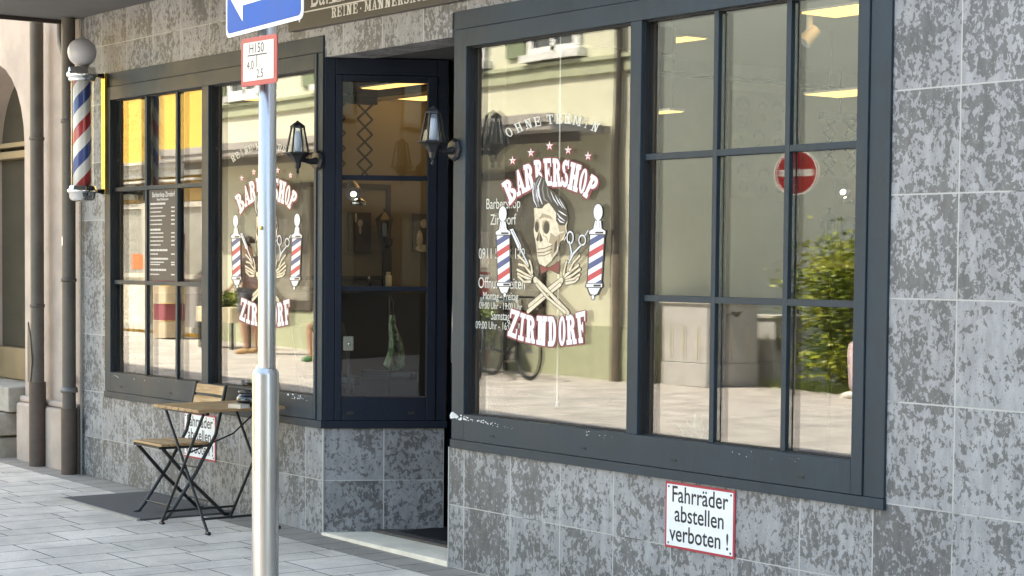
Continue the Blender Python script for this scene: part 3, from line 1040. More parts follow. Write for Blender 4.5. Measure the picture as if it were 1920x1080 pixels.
def arched(word, pts, hgt, wid, m, t=0.2, sl=0.09, zz=z6):
    """letters of word centred on base points pts (drawing units), turned along the arc"""
    for i, c in enumerate(word):
        x, y = pts[i]
        a = pts[max(0, i - 1)]; b = pts[min(len(pts) - 1, i + 1)]
        ang = math.atan2(b[1] - a[1], b[0] - a[0])
        ux, uy = math.cos(ang), math.sin(ang); vx, vy = uy, -ux
        wl_ = wid * (0.45 if c == 'I' else 1.25 if c == 'M' else 1.0) * 0.5
        q = [(x - ux * wl_ + vx * hgt, y - uy * wl_ + vy * hgt), (x + ux * wl_ + vx * hgt, y + uy * wl_ + vy * hgt), (x + ux * wl_, y + uy * wl_), (x - ux * wl_, y - uy * wl_)]
        arc.glyph(c, [zz(*p) for p in q], m, t, sl)
        if c == 'A' and word == 'REINEMANNERSACHE':
            for e in (-0.25, 0.25):
                k_ = (x + ux * wl_ * e * 2 + vx * hgt * 1.2, y + uy * wl_ * e * 2 + vy * hgt * 1.2)
                arc.disc(zz(*k_), 0.004, 0.005, m, 8)


arched('OHNETERMIN', [(160, 232), (234, 196), (305, 168), (372, 152), (468, 136), (535, 132), (598, 133), (668, 146), (736, 166), (802, 192)], 74, 52, 0, 0.2, 0.09)
emblem = K.mb.build('emblem_sticker', emb_mats, win_r, fix=False)
lt = arc.mb.build('arched_lettering', [sheen('pale_window_lettering', (0.62, 0.62, 0.56))], win_r, fix=False)
OFF = -2.785
e2 = emblem.copy(); COL.objects.link(e2); e2.parent = win_l; e2.location.x = OFF
arc = Decal(0.0292)
n_ = 16
pts = []
for i in range(n_):
    u = -1 + 2 * (i + (0.7 if i > 4 else 0)) / (n_ - 1 + 0.7)
    pts.append((480 + u * 395, 128 + 130 * u * u))
arched('REINEMANNERSACHE', pts, 62, 44, 0, 0.2, 0.09)
l2 = arc.mb.build('arched_lettering', [bpy.data.materials['pale_window_lettering']], win_l, fix=False)
l2.location.x = OFF
# small opening-hours lettering at the left edge of the right window
ol = MB()
for body, px, py, sz in (('Barbershop', 943, 391, 0.062), ('Zirndorf', 943, 421, 0.062), ('0911 54 33 129', 940, 485, 0.062), ('\u00d6ffnungszeiten', 940, 541, 0.066),
                         ('Montag - Freitag', 938, 562, 0.045), ('09:00 Uhr - 19:00 Uhr', 938, 580, 0.04), ('Samstag', 938, 600, 0.05), ('09:00 Uhr - 16:00 Uhr', 936, 618, 0.045)):
    x, z = trace(px, py)
    put_text(ol, body, x, z, 0.0296, sz * 1.22, 0, 'CENTER', 0.82)
ol.build('opening_hours_lettering', [bpy.data.materials['pale_window_lettering']], win_r, fix=False)

# ------------------------------------------------------------------ fascia sign over the entrance
fs = tag(empty('fascia_sign', (-3.9, 0, 2.885)), 'long dark brown shop fascia board with white serif lettering above the entrance', 'shop sign')
fb = MB(); fb.box(-1.04, 1.5, -0.045, -0.002, 0, 0.37)
fb.build('board', pbr('dark_olive_brown_board', (0.058, 0.052, 0.042), 0.45, var=0.08), fs, bevel=0.003)
ft = MB()
xx = -0.555
zb_ = 0.033
word = 'REINE*M\u00c4NNERSACHE'
wds = {'I': 0.03, 'M': 0.068, 'N': 0.058, '*': 0.06}
kk = Decal(-0.0455)
for c in word:
    wd = wds.get(c, 0.05)
    if c == '*': kk.disc((xx + 0.022, zb_ + 0.022), 0.006, 0.006, 0, 10)
    else:
        cc = 'A' if c == '\u00c4' else c
        kk.glyph(cc, [(xx, zb_ + 0.056), (xx + wd, zb_ + 0.056), (xx + wd, zb_), (xx, zb_)], 0, 0.27, 0.1)
        if c == '\u00c4':
            kk.disc((xx + 0.016, zb_ + 0.066), 0.005, 0.005, 0, 8); kk.disc((xx + 0.034, zb_ + 0.066), 0.005, 0.005, 0, 8)
    xx += wd + (0.0 if c == '*' else 0.0095)
kk.poly(rc(-0.855, 1.2, 0.091, 0.099), 0)
kk.mb.build('lettering', [sheen('cream_lettering', (0.62, 0.60, 0.54))], fs, fix=False)
bt = MB()
vs_, fs_ = text_mesh('Barbershop Zirndorf', 0.21, 'LEFT', 0.8)
bt.add([(a - 0.79, -0.0456, b + 0.117) for a, b in vs_], fs_)
for x, w_ in ((-0.785, 0.06), (-0.585, 0.05), (-0.50, 0.05)):
    bt.poly([(x, -0.0457, 0.115), (x + w_, -0.0457, 0.115), (x + w_, -0.0457, 0.122), (x, -0.0457, 0.122)])
bt.build('shop_name', [bpy.data.materials['cream_lettering']], fs, fix=False)
K = Decal(-0.0455)
pole_art((-0.915, 0.33), None, (-0.935, 0.25), (-0.885, 0.25), (-0.885, 0.105), (-0.935, 0.105), None, (-0.91, 0.053))
K.mb.build('pole_emblem', emb_mats, fs, fix=False)


# ------------------------------------------------------------------ no-parking-of-bicycles signs
def bike_sign(x0, x1, z0, z1, label):
    cx = (x0 + x1) / 2
    t = tag(empty('notice_sign', (cx, -0.002, z0)), label, 'sign', 'bicycle notices on the tiled wall')
    w2, h = (x1 - x0) / 2, z1 - z0
    MB().box(-w2, w2, -0.004, 0, 0, h).build('plate', M['red'], t, bevel=0.0012)
    b = 0.011
    MB().box(-w2 + b, w2 - b, -0.0052, -0.0041, b, h - b).build('face', M['white'], t)
    tx = MB()
    for body, zz, s_ in (('Fahrr\u00e4der', 0.208, 0.102), ('abstellen', 0.122, 0.102), ('verboten !', 0.034, 0.102)):
        put_text(tx, body, 0.0, zz * h / 0.295, -0.0056, s_ * h / 0.295, 0, 'CENTER', 0.9, 0.0011)
    tx.build('lettering', M['letter_black'], t, fix=False)
    for sx in (-1, 1):
        for zz in (0.022, h - 0.022):
            MB().lathe([(0.0, -0.008), (0.004, -0.0075), (0.005, -0.0055)], (sx * (w2 - 0.024), 0, zz), 10, axis='y').build('screw', M['black'], t)
    return t


bike_sign(-1.630, -1.180, 0.306, 0.600, 'white red-bordered sign Fahrr\u00e4der abstellen verboten in full view under the large window')
bike_sign(-6.335, -5.900, 0.300, 0.590, 'white red-bordered bicycle sign half hidden behind the folding chair and table')

# ------------------------------------------------------------------ barber pole
def stripes():
    k = Mat('barber_stripes')
    x, y, z = k.coords()
    at = k.nt.nodes.new('ShaderNodeMath'); at.operation = 'ARCTAN2'
    k.link(y, at.inputs[0]); k.link(x, at.inputs[1])
    ph = (z / 0.392 - V(k.nt, at.outputs[0]) / (2 * math.pi) + 0.78).fract()
    a = ph.lt(0.25)
    b = ph.gt(0.5) * ph.lt(0.75)
    c = k.mix(a, (0.78, 0.79, 0.78), (0.48, 0.035, 0.05))
    c = k.mix(b, c, (0.03, 0.07, 0.30))
    k.color(c); k.rough(0.3)
    return k.m


M['clear'] = glass_material('clear_tube', 0.03, (0.97, 0.97, 0.97))
bp = tag(empty('barber_pole', (-7.425, -0.222, 1.955)), 'red, white and blue striped barber pole with white globe and chrome caps on the wall', 'barber pole')
MB().lathe([(0.0, 0.105), (0.061, 0.105), (0.061, 0.815), (0.0, 0.815)], n=32).build('striped_cylinder', stripes(), bp)
MB().lathe([(0.075, 0.108), (0.075, 0.812)], n=32).build('glass_tube', M['clear'], bp)
MB().lathe([(0, 0), (0.05, 0.0), (0.075, 0.008), (0.086, 0.022), (0.09, 0.055), (0.098, 0.06), (0.102, 0.068), (0.102, 0.076), (0.096, 0.084), (0.09, 0.088), (0.088, 0.105), (0.07, 0.108), (0, 0.108)], n=40).build('lower_cap', M['chrome'], bp)
MB().lathe([(0, 0.81), (0.086, 0.812), (0.09, 0.82), (0.09, 0.834), (0.1, 0.84), (0.104, 0.85), (0.104, 0.866), (0.096, 0.874), (0.092, 0.88), (0.092, 0.905), (0.06, 0.908), (0.048, 0.914), (0.046, 0.93), (0.0, 0.93)], n=40).build('upper_cap', M['chrome'], bp)
gp = []
for i in range(21):
    a = math.pi * i / 20
    gp.append((0.097 * math.sin(a), 1.008 - 0.097 * math.cos(a)))
mg = pbr('opal_globe', (0.50, 0.50, 0.53), 0.22, var=0.02)
MB().lathe(gp, n=36).build('globe', mg, bp)
for zz in (0.865, 0.075):
    b_ = MB()
    b_.tube([(-0.03, 0.09, zz), (-0.05, 0.14, zz), (-0.068, 0.181, zz)], [0.022, 0.012, 0.02], 10)
    b_.build('bracket', M['black'], bp)
MB().box(-0.098, -0.042, 0.182, 0.208, 0.06, 0.885).build('mounting_plate', M['gold'], bp, bevel=0.004)

# ------------------------------------------------------------------ lanterns
M['lantern_glass'] = glass_material('lantern_glass', 0.05, (0.75, 0.77, 0.78))
M['opal'] = pbr('opal_bulb', (0.75, 0.76, 0.78), 0.4, var=0.02)


def lantern(loc, rz, label):
    """coach lantern standing on an arm; local -Y points away from the wall"""
    t = tag(empty('wall_lantern', loc, rz), label, 'lantern', 'black wall lanterns beside the entrance')
    d = -0.135
    p = MB()
    p.lathe([(0.0, -0.022), (0.045, -0.02), (0.058, -0.01), (0.06, 0.0), (0.0, 0.0)], (0, 0, 0), 8, sm=False, axis='y')
    p.build('wall_plate', M['black'], t, bevel=0.002)
    a = MB()
    a.tube([(0, -0.015, -0.005), (0, -0.05, -0.012), (0, -0.09, -0.005), (0, d, 0.0)], [0.022, 0.016, 0.013, 0.014], 10)
    a.build('arm', M['black'], t)
    b = MB()
    b.lathe([(0.0, -0.085), (0.008, -0.08), (0.011, -0.07), (0.006, -0.06), (0.012, -0.052), (0.018, -0.045), (0.022, -0.02), (0.048, 0.012), (0.066, 0.026), (0.082, 0.03), (0.083, 0.036), (0.064, 0.038), (0, 0.038)], (0, d, 0), 6, sm=False)
    b.build('base', M['black'], t, bevel=0.0015)
    g = MB()
    g.lathe([(0.06, 0.039), (0.034, 0.175)], (0, d, 0), 6, sm=False)
    g.build('glass', M['lantern_glass'], t)
    c = MB()
    for i in range(6):
        an = 2 * math.pi * i / 6
        c.bar((0.0615 * math.cos(an), d + 0.0615 * math.sin(an), 0.038), (0.0355 * math.cos(an), d + 0.0355 * math.sin(an), 0.177), 0.0075, 0.0075)
    c.build('cage', M['black'], t)
    r = MB()
    r.lathe([(0.044, 0.176), (0.042, 0.184), (0.024, 0.2), (0.01, 0.207), (0.006, 0.214), (0.0, 0.216)], (0, d, 0), 6, sm=False)
    r.lathe([(0.0, 0.175), (0.044, 0.176)], (0, d, 0), 6, sm=False)
    r.build('roof', M['black'], t)
    MB().lathe([(0, 0.045), (0.02, 0.045), (0.02, 0.145), (0.012, 0.155), (0, 0.155)], (0, d, 0), 14).build('bulb', M['opal'], t)
    return t


lantern((-4.632, -0.022, 2.137), 0, 'black wall lantern on the frame corner left of the entrance')
lantern((-3.272, -0.022, 2.137), 0, 'black wall lantern on the big window frame right of the entrance')

# ------------------------------------------------------------------ neighbouring sandstone house
M['sand'] = pbr('pink_sandstone', (0.47, 0.385, 0.325), 0.9, var=0.16, vscale=3.5, bump=0.35, bscale=45)
nbh = tag(empty('sandstone_house', (-8.5, 0.02, gz(-8.5))), 'pale pinkish sandstone house with an arched doorway at the far left', 'building')


def nb_part(mb, name, mat, bevel=0.0):
    return mb.build(name, mat, nbh, bevel=bevel, loc=(8.5, -0.02, -gz(-8.5)))


n1 = MB()
X0, X1, XC, RAD, ZS = -10.35, -9.03, -9.69, 0.66, 2.42
n1.box(X1, -7.985, 0.02, 0.5, -0.1, 9.3)
n1.box(-26, X0, 0.02, 0.5, -0.1, 9.3)
n1.box(X0, X1, 0.02, 0.5, ZS + RAD + 0.002, 9.3)
N_ = 14
for i in range(N_):                                     # arch spandrels as solid wedges
    a0 = math.pi * i / N_; a1 = math.pi * (i + 1) / N_
    xa, xb = XC + RAD * math.cos(a0), XC + RAD * math.cos(a1)
    n1.prism([(xb, ZS + RAD * math.sin(a1)), (xa, ZS + RAD * math.sin(a0)), (xa, ZS + RAD + 0.002), (xb, ZS + RAD + 0.002)], 0.02, 0.5)
nb_part(n1, 'wall', M['sand'])
pl = MB()
for a, b in ((X1 - 0.03, -7.99), (-14, X0 + 0.03)):
    pl.box(a, b, -0.045, 0.019, -0.1, 0.48)
    pl.prism([(a, 0.481), (b, 0.481), (b - 0.0, 0.53), (a + 0.0, 0.53)], -0.02, 0.019)
nb_part(pl, 'plinth', M['sand'], 0.02)
jm = MB()
jm.prism([(XC + (RAD - 0.001) * math.cos(math.pi * i / 16), ZS + (RAD - 0.001) * math.sin(math.pi * i / 16)) for i in range(17)], 0.36, 0.37)
jm.box(X0 + 0.001, X1 - 0.001, 0.36, 0.37, 0.6, ZS - 0.001)
nb_part(jm, 'door_glass', pbr('dim_olive_glass', (0.05, 0.046, 0.03), 0.15, spec=0.8))
fr = MB()
fr.box(X1 - 0.075, X1 - 0.001, 0.27, 0.355, 0.6, ZS - 0.06)
fr.box(X1 - 0.15, X1 - 0.09, 0.3, 0.355, 0.86, ZS - 0.1)
fr.box(X0 + 0.001, X1 - 0.001, 0.25, 0.355, ZS - 0.06, ZS + 0.0)
fr.box(X0 + 0.001, X1 - 0.001, 0.26, 0.355, ZS + 0.03, ZS + 0.07)
fr.box(X0 + 0.001, X1 - 0.076, 0.28, 0.355, 0.6, 0.85)
nb_part(fr, 'door_frame', pbr('olive_brown_door_paint', (0.21, 0.155, 0.085), 0.5, var=0.15), 0.006)
dh = MB()
dh.tube([(-9.30, 0.25, 0.76), (-9.30, 0.24, 0.8), (-9.30, 0.24, 1.5), (-9.30, 0.27, 1.53)], 0.012)
dh.tube([(-9.30, 0.24, 0.78), (-9.16, 0.24, 0.77), (-9.12, 0.26, 0.77)], 0.013)
nb_part(dh, 'door_handle', pbr('pale_green_enamel', (0.6, 0.72, 0.45), 0.3))
stp = MB()
stp.box(X0 + 0.02, X1 - 0.04, -0.10, 0.36, 0.40, 0.59)
stp.box(X0 - 0.1, X1 - 0.1, -0.16, 0.36, 0.22, 0.39)
stp.box(X0 - 0.1, X1 - 0.13, -0.24, 0.36, 0.0, 0.20)
nb_part(stp, 'stone_step', pbr('worn_grey_stone', (0.36, 0.33, 0.28), 0.9, var=0.25, vscale=7, bump=0.4), 0.012)

# ------------------------------------------------------------------ rainwater pipes
M['pipe'] = pbr('brown_grey_pipe', (0.088, 0.075, 0.062), 0.5, var=0.25, vscale=5)
M['pipe_boot'] = pbr('brown_cast_pipe', (0.080, 0.055, 0.042), 0.6, var=0.3, vscale=8)
p1 = tag(empty('downpipe', (-8.54, -0.085, gz(-8.5))), 'brown-grey rainwater pipe with a wide rusty boot on the sandstone house', 'drainpipe', 'rainwater pipes at the house joint')
MB().tube([(0, 0, 0.6), (0, 0, 3.24)], 0.049, 16).build('pipe', M['pipe'], p1)
MB().tube([(0, 0, 0.0), (0, 0, 0.62)], 0.062, 16).build('boot', M['pipe_boot'], p1)
for zz in (1.18, 2.4):
    MB().lathe([(0.05, -0.012), (0.055, -0.012), (0.055, 0.012), (0.05, 0.012)], (0, 0, zz), 16).build('clamp', M['pipe'], p1)
cv = MB()
cv.prism([(-0.05, 0.62), (0.0, 0.62), (0.028, 0.78), (0.0, 0.95), (-0.045, 1.06), (-0.052, 0.9)], -0.056, -0.046)
cv.build('bent_cover', M['pipe'], p1)
p2 = tag(empty('downpipe', (-7.97, -0.085, gz(-7.97))), 'brown rainwater pipe with an elbow beside the striped barber pole', 'drainpipe', 'rainwater pipes at the house joint')
MB().tube([(0, 0, 0.46), (0, 0, 3.225)], 0.048, 16).build('pipe', M['pipe'], p2)
MB().tube([(0, 0, -0.02), (0, 0, 0.47)], 0.057, 16).build('boot', M['pipe_boot'], p2)
MB().lathe([(0.049, -0.02), (0.062, -0.018), (0.062, 0.0), (0.058, 0.02), (0.049, 0.022)], (0, 0, 0.60), 18).build('collar', pbr('zinc_collar', (0.16, 0.16, 0.15), 0.45, 0.5), p2)
for zz in (1.38, 2.5):
    b_ = MB().lathe([(0.049, -0.012), (0.055, -0.012), (0.055, 0.012), (0.049, 0.012)], (0, 0, zz), 16)
    b_.build('clamp', M['pipe'], p2)
MB().tube([(-0.19, 0.03, 3.23), (-0.19, 0.03, 3.13), (-0.165, 0.025, 3.06), (-0.06, 0.01, 2.96), (-0.02, 0.0, 2.93)], 0.034, 12).build('elbow', M['pipe'], p2)
stk = MB()
for i in range(5):
    a = -1.95 + i * 0.1
    q = [(0.0492 * math.cos(a), 0.0492 * math.sin(a)), (0.0492 * math.cos(a + 0.11), 0.0492 * math.sin(a + 0.11))]
    z0 = 1.62 + random.uniform(-0.01, 0.02); z1 = 1.70 + random.uniform(-0.02, 0.02)
    stk.poly([(*q[0], z0), (*q[1], z0 + random.uniform(-0.01, 0.01)), (*q[1], z1), (*q[0], z1 + random.uniform(-0.01, 0.01))])
stk.build('torn_sticker', M['white'], p2)
rm = tag(empty('survey_marker', (-8.085, -0.022, 0.70)), 'small round red marker plug on the sandstone beside the brown pipe', 'marker')
MB().lathe([(0, -0.03), (0.02, -0.03), (0.034, -0.026), (0.036, -0.018), (0.036, 0.0)], n=18, axis='y').build('disc', M['red'], rm)
MB().lathe([(0, -0.033), (0.008, -0.033), (0.009, -0.0305)], n=10, axis='y').build('bolt', M['screw'], rm)
cb = tag(MB().tube([(-7.905, -0.02, 0.0), (-7.905, -0.02, 3.25)], 0.008, 8).build('cable', pbr('grey_cable', (0.2, 0.2, 0.19), 0.5)), 'thin grey cable running down the tiled corner beside the pipe', 'cable')

# ------------------------------------------------------------------ mats
fm = pbr('dark_grey_coir', (0.10, 0.095, 0.09), 0.95, var=0.2, vscale=120, bump=0.6, bscale=300)
mt_ = MB()
xa, xb = -6.76, -5.62
mt_.add([(xa, -0.65, gz(xa) + 0.001), (xb, -0.65, gz(xb) + 0.001), (xb, -0.03, gz(xb) + 0.001), (xa, -0.03, gz(xa) + 0.001),
         (xa, -0.65, gz(xa) + 0.012), (xb, -0.65, gz(xb) + 0.012), (xb, -0.03, gz(xb) + 0.012), (xa, -0.03, gz(xa) + 0.012)],
        [(0, 3, 2, 1), (4, 5, 6, 7), (0, 1, 5, 4), (1, 2, 6, 5), (2, 3, 7, 6), (3, 0, 4, 7)])
fmo = mt_.build('foot_mat', fm, bevel=0.004)
tag(fmo, 'flat dark grey mat under the folding chair along the left window wall', 'doormat')
mtf = MB()
mtf.bar((xa - 0.005, -0.664, gz(xa) + 0.006), (xb, -0.664, gz(xb) + 0.006), 0.02, 0.014)
mtf.build('mat_edging', pbr('pale_stone_edging', (0.36, 0.33, 0.29), 0.9), fmo)
rb = MB()
rb.box(-4.30, -3.40, 0.31, 0.70, 0.0, 0.026)
i = 0
for k in range(36):
    x = -4.29 + k * 0.0248
    rb.box(x, x + 0.014, 0.312, 0.70, 0.0262, 0.036)
rbo = rb.build('ribbed_doormat', pbr('black_ribbed_rubber', (0.02, 0.02, 0.021), 0.6, var=0.2, vscale=20), bevel=0.002)
tag(rbo, 'black ribbed rubber mat on the pale entrance step', 'doormat')

# ------------------------------------------------------------------ folding table, chair and things on the table
M['slat'] = wood_material('oiled_acacia_y', (0.33, 0.19, 0.085), (0.48, 0.31, 0.155), 1)
M['slatx'] = wood_material('oiled_acacia_x', (0.36, 0.21, 0.095), (0.52, 0.345, 0.175), 0)
tb = tag(empty('folding_table', (-5.185, -0.36, gz(-5.2)), R(1.5)), 'folding bistro table with brown wooden slats and thin black X legs', 'table')
top = MB()
for i in range(7):
    x0 = -0.275 + i * 0.0793
    top.box(x0, x0 + 0.074, -0.285, 0.285, 0.695, 0.713)
top.build('tabletop', M['slat'], tb, bevel=0.003)
tf = MB()
for y in (-0.22, 0.22):
    tf.bar((-0.27, y, 0.686), (0.27, y, 0.686), 0.02, 0.016)
build_each(tf, 'top_frame', M['black'], tb)
for y, dy in ((-0.225, -0.0), (0.235, 0.0)):
    for sx in (-1, 1):
        o_ = 0.008 * sx
        MB().tube([(-0.24 * sx, y + o_, 0.68), (0.0, y + o_, 0.36), (0.262 * sx, y + o_, 0.012)], 0.0085, 8).build('leg', M['black'], tb)
        MB().tube([(0.262 * sx - 0.012, y + o_, 0.008), (0.262 * sx + 0.022, y + o_, 0.008)], 0.011, 8).build('foot_cap', M['black'], tb)
rr_ = MB()
for sx in (-1, 1):
    rr_.tube([(0.21 * sx, -0.225, 0.082), (0.21 * sx, 0.235, 0.082)], 0.0075, 8)
    rr_.tube([(0.13 * sx, -0.2, 0.205), (0.2 * sx, 0.0, 0.45), (0.22 * sx, 0.2, 0.67)], 0.0, 6) if False else None
build_each(rr_, 'stretcher', M['black'], tb)
st_ = MB()
st_.tube([(0.06, -0.225, 0.45), (0.08, 0.05, 0.55), (0.1, 0.2, 0.68)], 0.005, 6)
st_.build('brace', M['black'], tb)

fc = tag(empty('folding_chair', (-5.72, -0.33, gz(-5.72)), 0), 'black steel folding chair with wooden slat seat and back beside the table', 'chair')
seat = MB()
for i in range(5):
    y0 = -0.23 + i * 0.066
    seat.box(-0.19, 0.19, y0, y0 + 0.058, 0.442, 0.457)
seat.build('seat', M['slatx'], fc, bevel=0.003)
sfm = MB()
for sx in (-1, 1):
    sfm.bar((0.17 * sx, -0.235, 0.434), (0.17 * sx, 0.11, 0.434), 0.012, 0.016)
sfm.bar((-0.17, -0.225, 0.434), (0.17, -0.225, 0.434), 0.012, 0.012)
build_each(sfm, 'seat_frame', M['black'], fc)
for sx in (-1, 1):
    MB().tube([(0.192 * sx, -0.225, 0.01), (0.192 * sx, -0.195, 0.016), (0.192 * sx, -0.165, 0.05), (0.192 * sx, 0.0, 0.28), (0.192 * sx, 0.13, 0.50), (0.192 * sx, 0.20, 0.80)], 0.0115, 8).build('leg', M['black'], fc)
    MB().tube([(0.172 * sx, -0.22, 0.44), (0.172 * sx, -0.03, 0.23), (0.172 * sx, 0.17, 0.04), (0.172 * sx, 0.2, 0.012), (0.172 * sx, 0.235, 0.009)], 0.0115, 8).build('leg', M['black'], fc)
sx_ = MB()
sx_.tube([(-0.19, -0.145, 0.08), (0.19, -0.145, 0.08)], 0.006, 8)
sx_.tube([(-0.17, 0.12, 0.09), (0.17, 0.12, 0.09)], 0.006, 8)
sx_.tube([(-0.19, 0.02, 0.305), (0.19, 0.02, 0.305)], 0.005, 8)
build_each(sx_, 'stretcher', M['black'], fc)
for z0, y0 in ((0.735, 0.19), (0.665, 0.172)):
    s_ = MB()
    n = 8
    for i in range(n):
        xa_ = -0.188 + 0.376 * i / n; xb_ = -0.188 + 0.376 * (i + 1) / n
        ya = y0 + 0.012 * (1 - (xa_ / 0.188) ** 2); yb = y0 + 0.012 * (1 - (xb_ / 0.188) ** 2)
        s_.add([(xa_, ya - 0.007, z0), (xb_, yb - 0.007, z0), (xb_, yb + 0.007, z0), (xa_, ya + 0.007, z0), (xa_, ya + 0.004, z0 + 0.052), (xb_, yb + 0.004, z0 + 0.052), (xb_, yb + 0.018, z0 + 0.052), (xa_, ya + 0.018, z0 + 0.052)],
               [(0, 1, 5, 4), (2, 3, 7, 6), (4, 5, 6, 7), (0, 3, 2, 1)] + ([(0, 4, 7, 3)] if i == 0 else []) + ([(1, 2, 6, 5)] if i == n - 1 else []))
    s_.build('back_slat', M['slatx'], fc)

ash = tag(empty('ashtray', (-5.02, -0.25, gz(-5.0) + 0.714)), 'glossy black bulbous ashtray pot standing on the slatted table', 'ashtray')
MB().lathe([(0.0, 0.0), (0.045, 0.0), (0.066, 0.014), (0.075, 0.036), (0.07, 0.058), (0.058, 0.068), (0.055, 0.072), (0.066, 0.082), (0.066, 0.09), (0.05, 0.09), (0.046, 0.078), (0.0, 0.072)], n=28).build('pot', pbr('black_glazed_ceramic', (0.012, 0.012, 0.013), 0.12, coat=0.6), ash)
bx = tag(empty('matchbox', (-4.94, -0.36, gz(-4.9) + 0.714), R(12)), 'small cream box lying on the table by the black ashtray', 'box')
MB().box(-0.055, 0.055, -0.035, 0.035, 0.0, 0.024).build('sleeve', pbr('cream_card', (0.62, 0.52, 0.40), 0.7, var=0.1), bx, bevel=0.002)
MB().box(-0.0555, 0.0555, -0.024, 0.024, 0.006, 0.018).build('tray', pbr('white_card', (0.72, 0.7, 0.66), 0.8), bx)

# ------------------------------------------------------------------ sign post with one-way and hydrant signs
PX, PY = -1.435, -2.131
ps = tag(empty('sign_post', (PX, PY, gz(PX))), 'brushed aluminium sign post with a thicker lower sleeve in front of the entrance', 'post')
g0 = -0.035
MB().lathe([(0.0495, -0.1), (0.0495, 1.175), (0.047, 1.185), (0.034, 1.205), (0.0335, 1.21)], (-0.008, 0.0, 0.0), 36).build('lower_tube', M['steel'], ps)
MB().lathe([(0.0325, 1.2), (0.0325, 3.05), (0.0, 3.055)], (0.0, 0.0, 0.0), 32).build('upper_tube', M['steel'], ps)
MB().lathe([(0.0335, 0), (0.036, 0.001), (0.036, 0.026), (0.0335, 0.027)], (0, 0, 2.30), 24).build('clamp', M['steel'], ps)
MB().lathe([(0, -0.02), (0.011, -0.02), (0.011, 0.02), (0, 0.02)], (0.045, -0.01, 2.29), 10, axis='y').build('clamp_screw', M['white'], ps)
MB().lathe([(0, -0.034), (0.006, -0.034), (0.008, -0.03)], (0.012, -0.004, 1.715), 10, axis='y').build('brass_plug', M['gold'], ps)


def rrect(w2, h2, r, n=5):
    pts = []
    for cx, cz, a0 in ((w2 - r, h2 - r, 0), (-w2 + r, h2 - r, 90), (-w2 + r, -h2 + r, 180), (w2 - r, -h2 + r, 270)):
        for i in range(n + 1):
            a = R(a0 + 90 * i / n)
            pts.append((cx + r * math.cos(a), cz + r * math.sin(a)))
    return pts


blue = pbr('retroreflective_blue', (0.015, 0.085, 0.34), 0.55, var=0.14, vscale=4, spec=0.15)
ow = tag(empty('one_way_sign', (PX + 0.06, PY - 0.052, 2.398), R(-6)), 'blue one-way street sign with white arrow pointing left on the metal post', 'road sign')
MB().prism(rrect(0.352, 0.152, 0.03), -0.002, 0.002).build('plate', M['white'], ow, loc=(0, 0, 0.152))
ob = MB(); ob.prism(rrect(0.338, 0.138, 0.024), -0.0032, -0.0021)
ob.build('blue_field', blue, ow, loc=(0, 0, 0.152))
oa = MB()
ar = [(-0.315, 0.0), (-0.185, -0.105), (-0.185, -0.047), (0.31, -0.047), (0.31, 0.047), (-0.185, 0.047), (-0.185, 0.105)]
oa.prism(ar, -0.0045, -0.0033)
oa.build('arrow', M['white'], ow, loc=(0, 0, 0.152))
ot = MB(); put_text(ot, 'Einbahnstra\u00dfe', 0.05, 0.127, -0.0049, 0.074, 0, 'CENTER', 0.9)
ot.build('lettering', M['letter_black'], ow, fix=False)
hy = tag(empty('hydrant_sign', (PX + 0.033, PY - 0.05, 2.198), R(2)), 'small red-framed white hydrant plate H150 below the blue sign', 'sign')
MB().prism(rrect(0.125, 0.088, 0.012), -0.006, 0.0).build('plate', pbr('faded_red_enamel', (0.42, 0.075, 0.07), 0.45, var=0.15), hy, loc=(0, 0, 0.088), bevel=0.002)
MB().prism(rrect(0.106, 0.07, 0.004), -0.0075, -0.0061).build('face', pbr('yellowed_white_enamel', (0.66, 0.62, 0.55), 0.5, var=0.08, vscale=10), hy, loc=(0, 0, 0.088))
ht = MB()
put_text(ht, 'H150', -0.012, 0.118, -0.008, 0.05, 0, 'CENTER', 0.95)
put_text(ht, '4,0', -0.055, 0.06, -0.008, 0.045, 0, 'CENTER', 0.9)
put_text(ht, '2,5', 0.012, 0.027, -0.008, 0.045, 0, 'CENTER', 0.9)
ht.box(-0.075, 0.06, -0.0082, -0.0076, 0.108, 0.112)
ht.box(-0.011, -0.007, -0.0082, -0.0076, 0.066, 0.108)
ht.build('lettering', M['letter_black'], hy, fix=False)

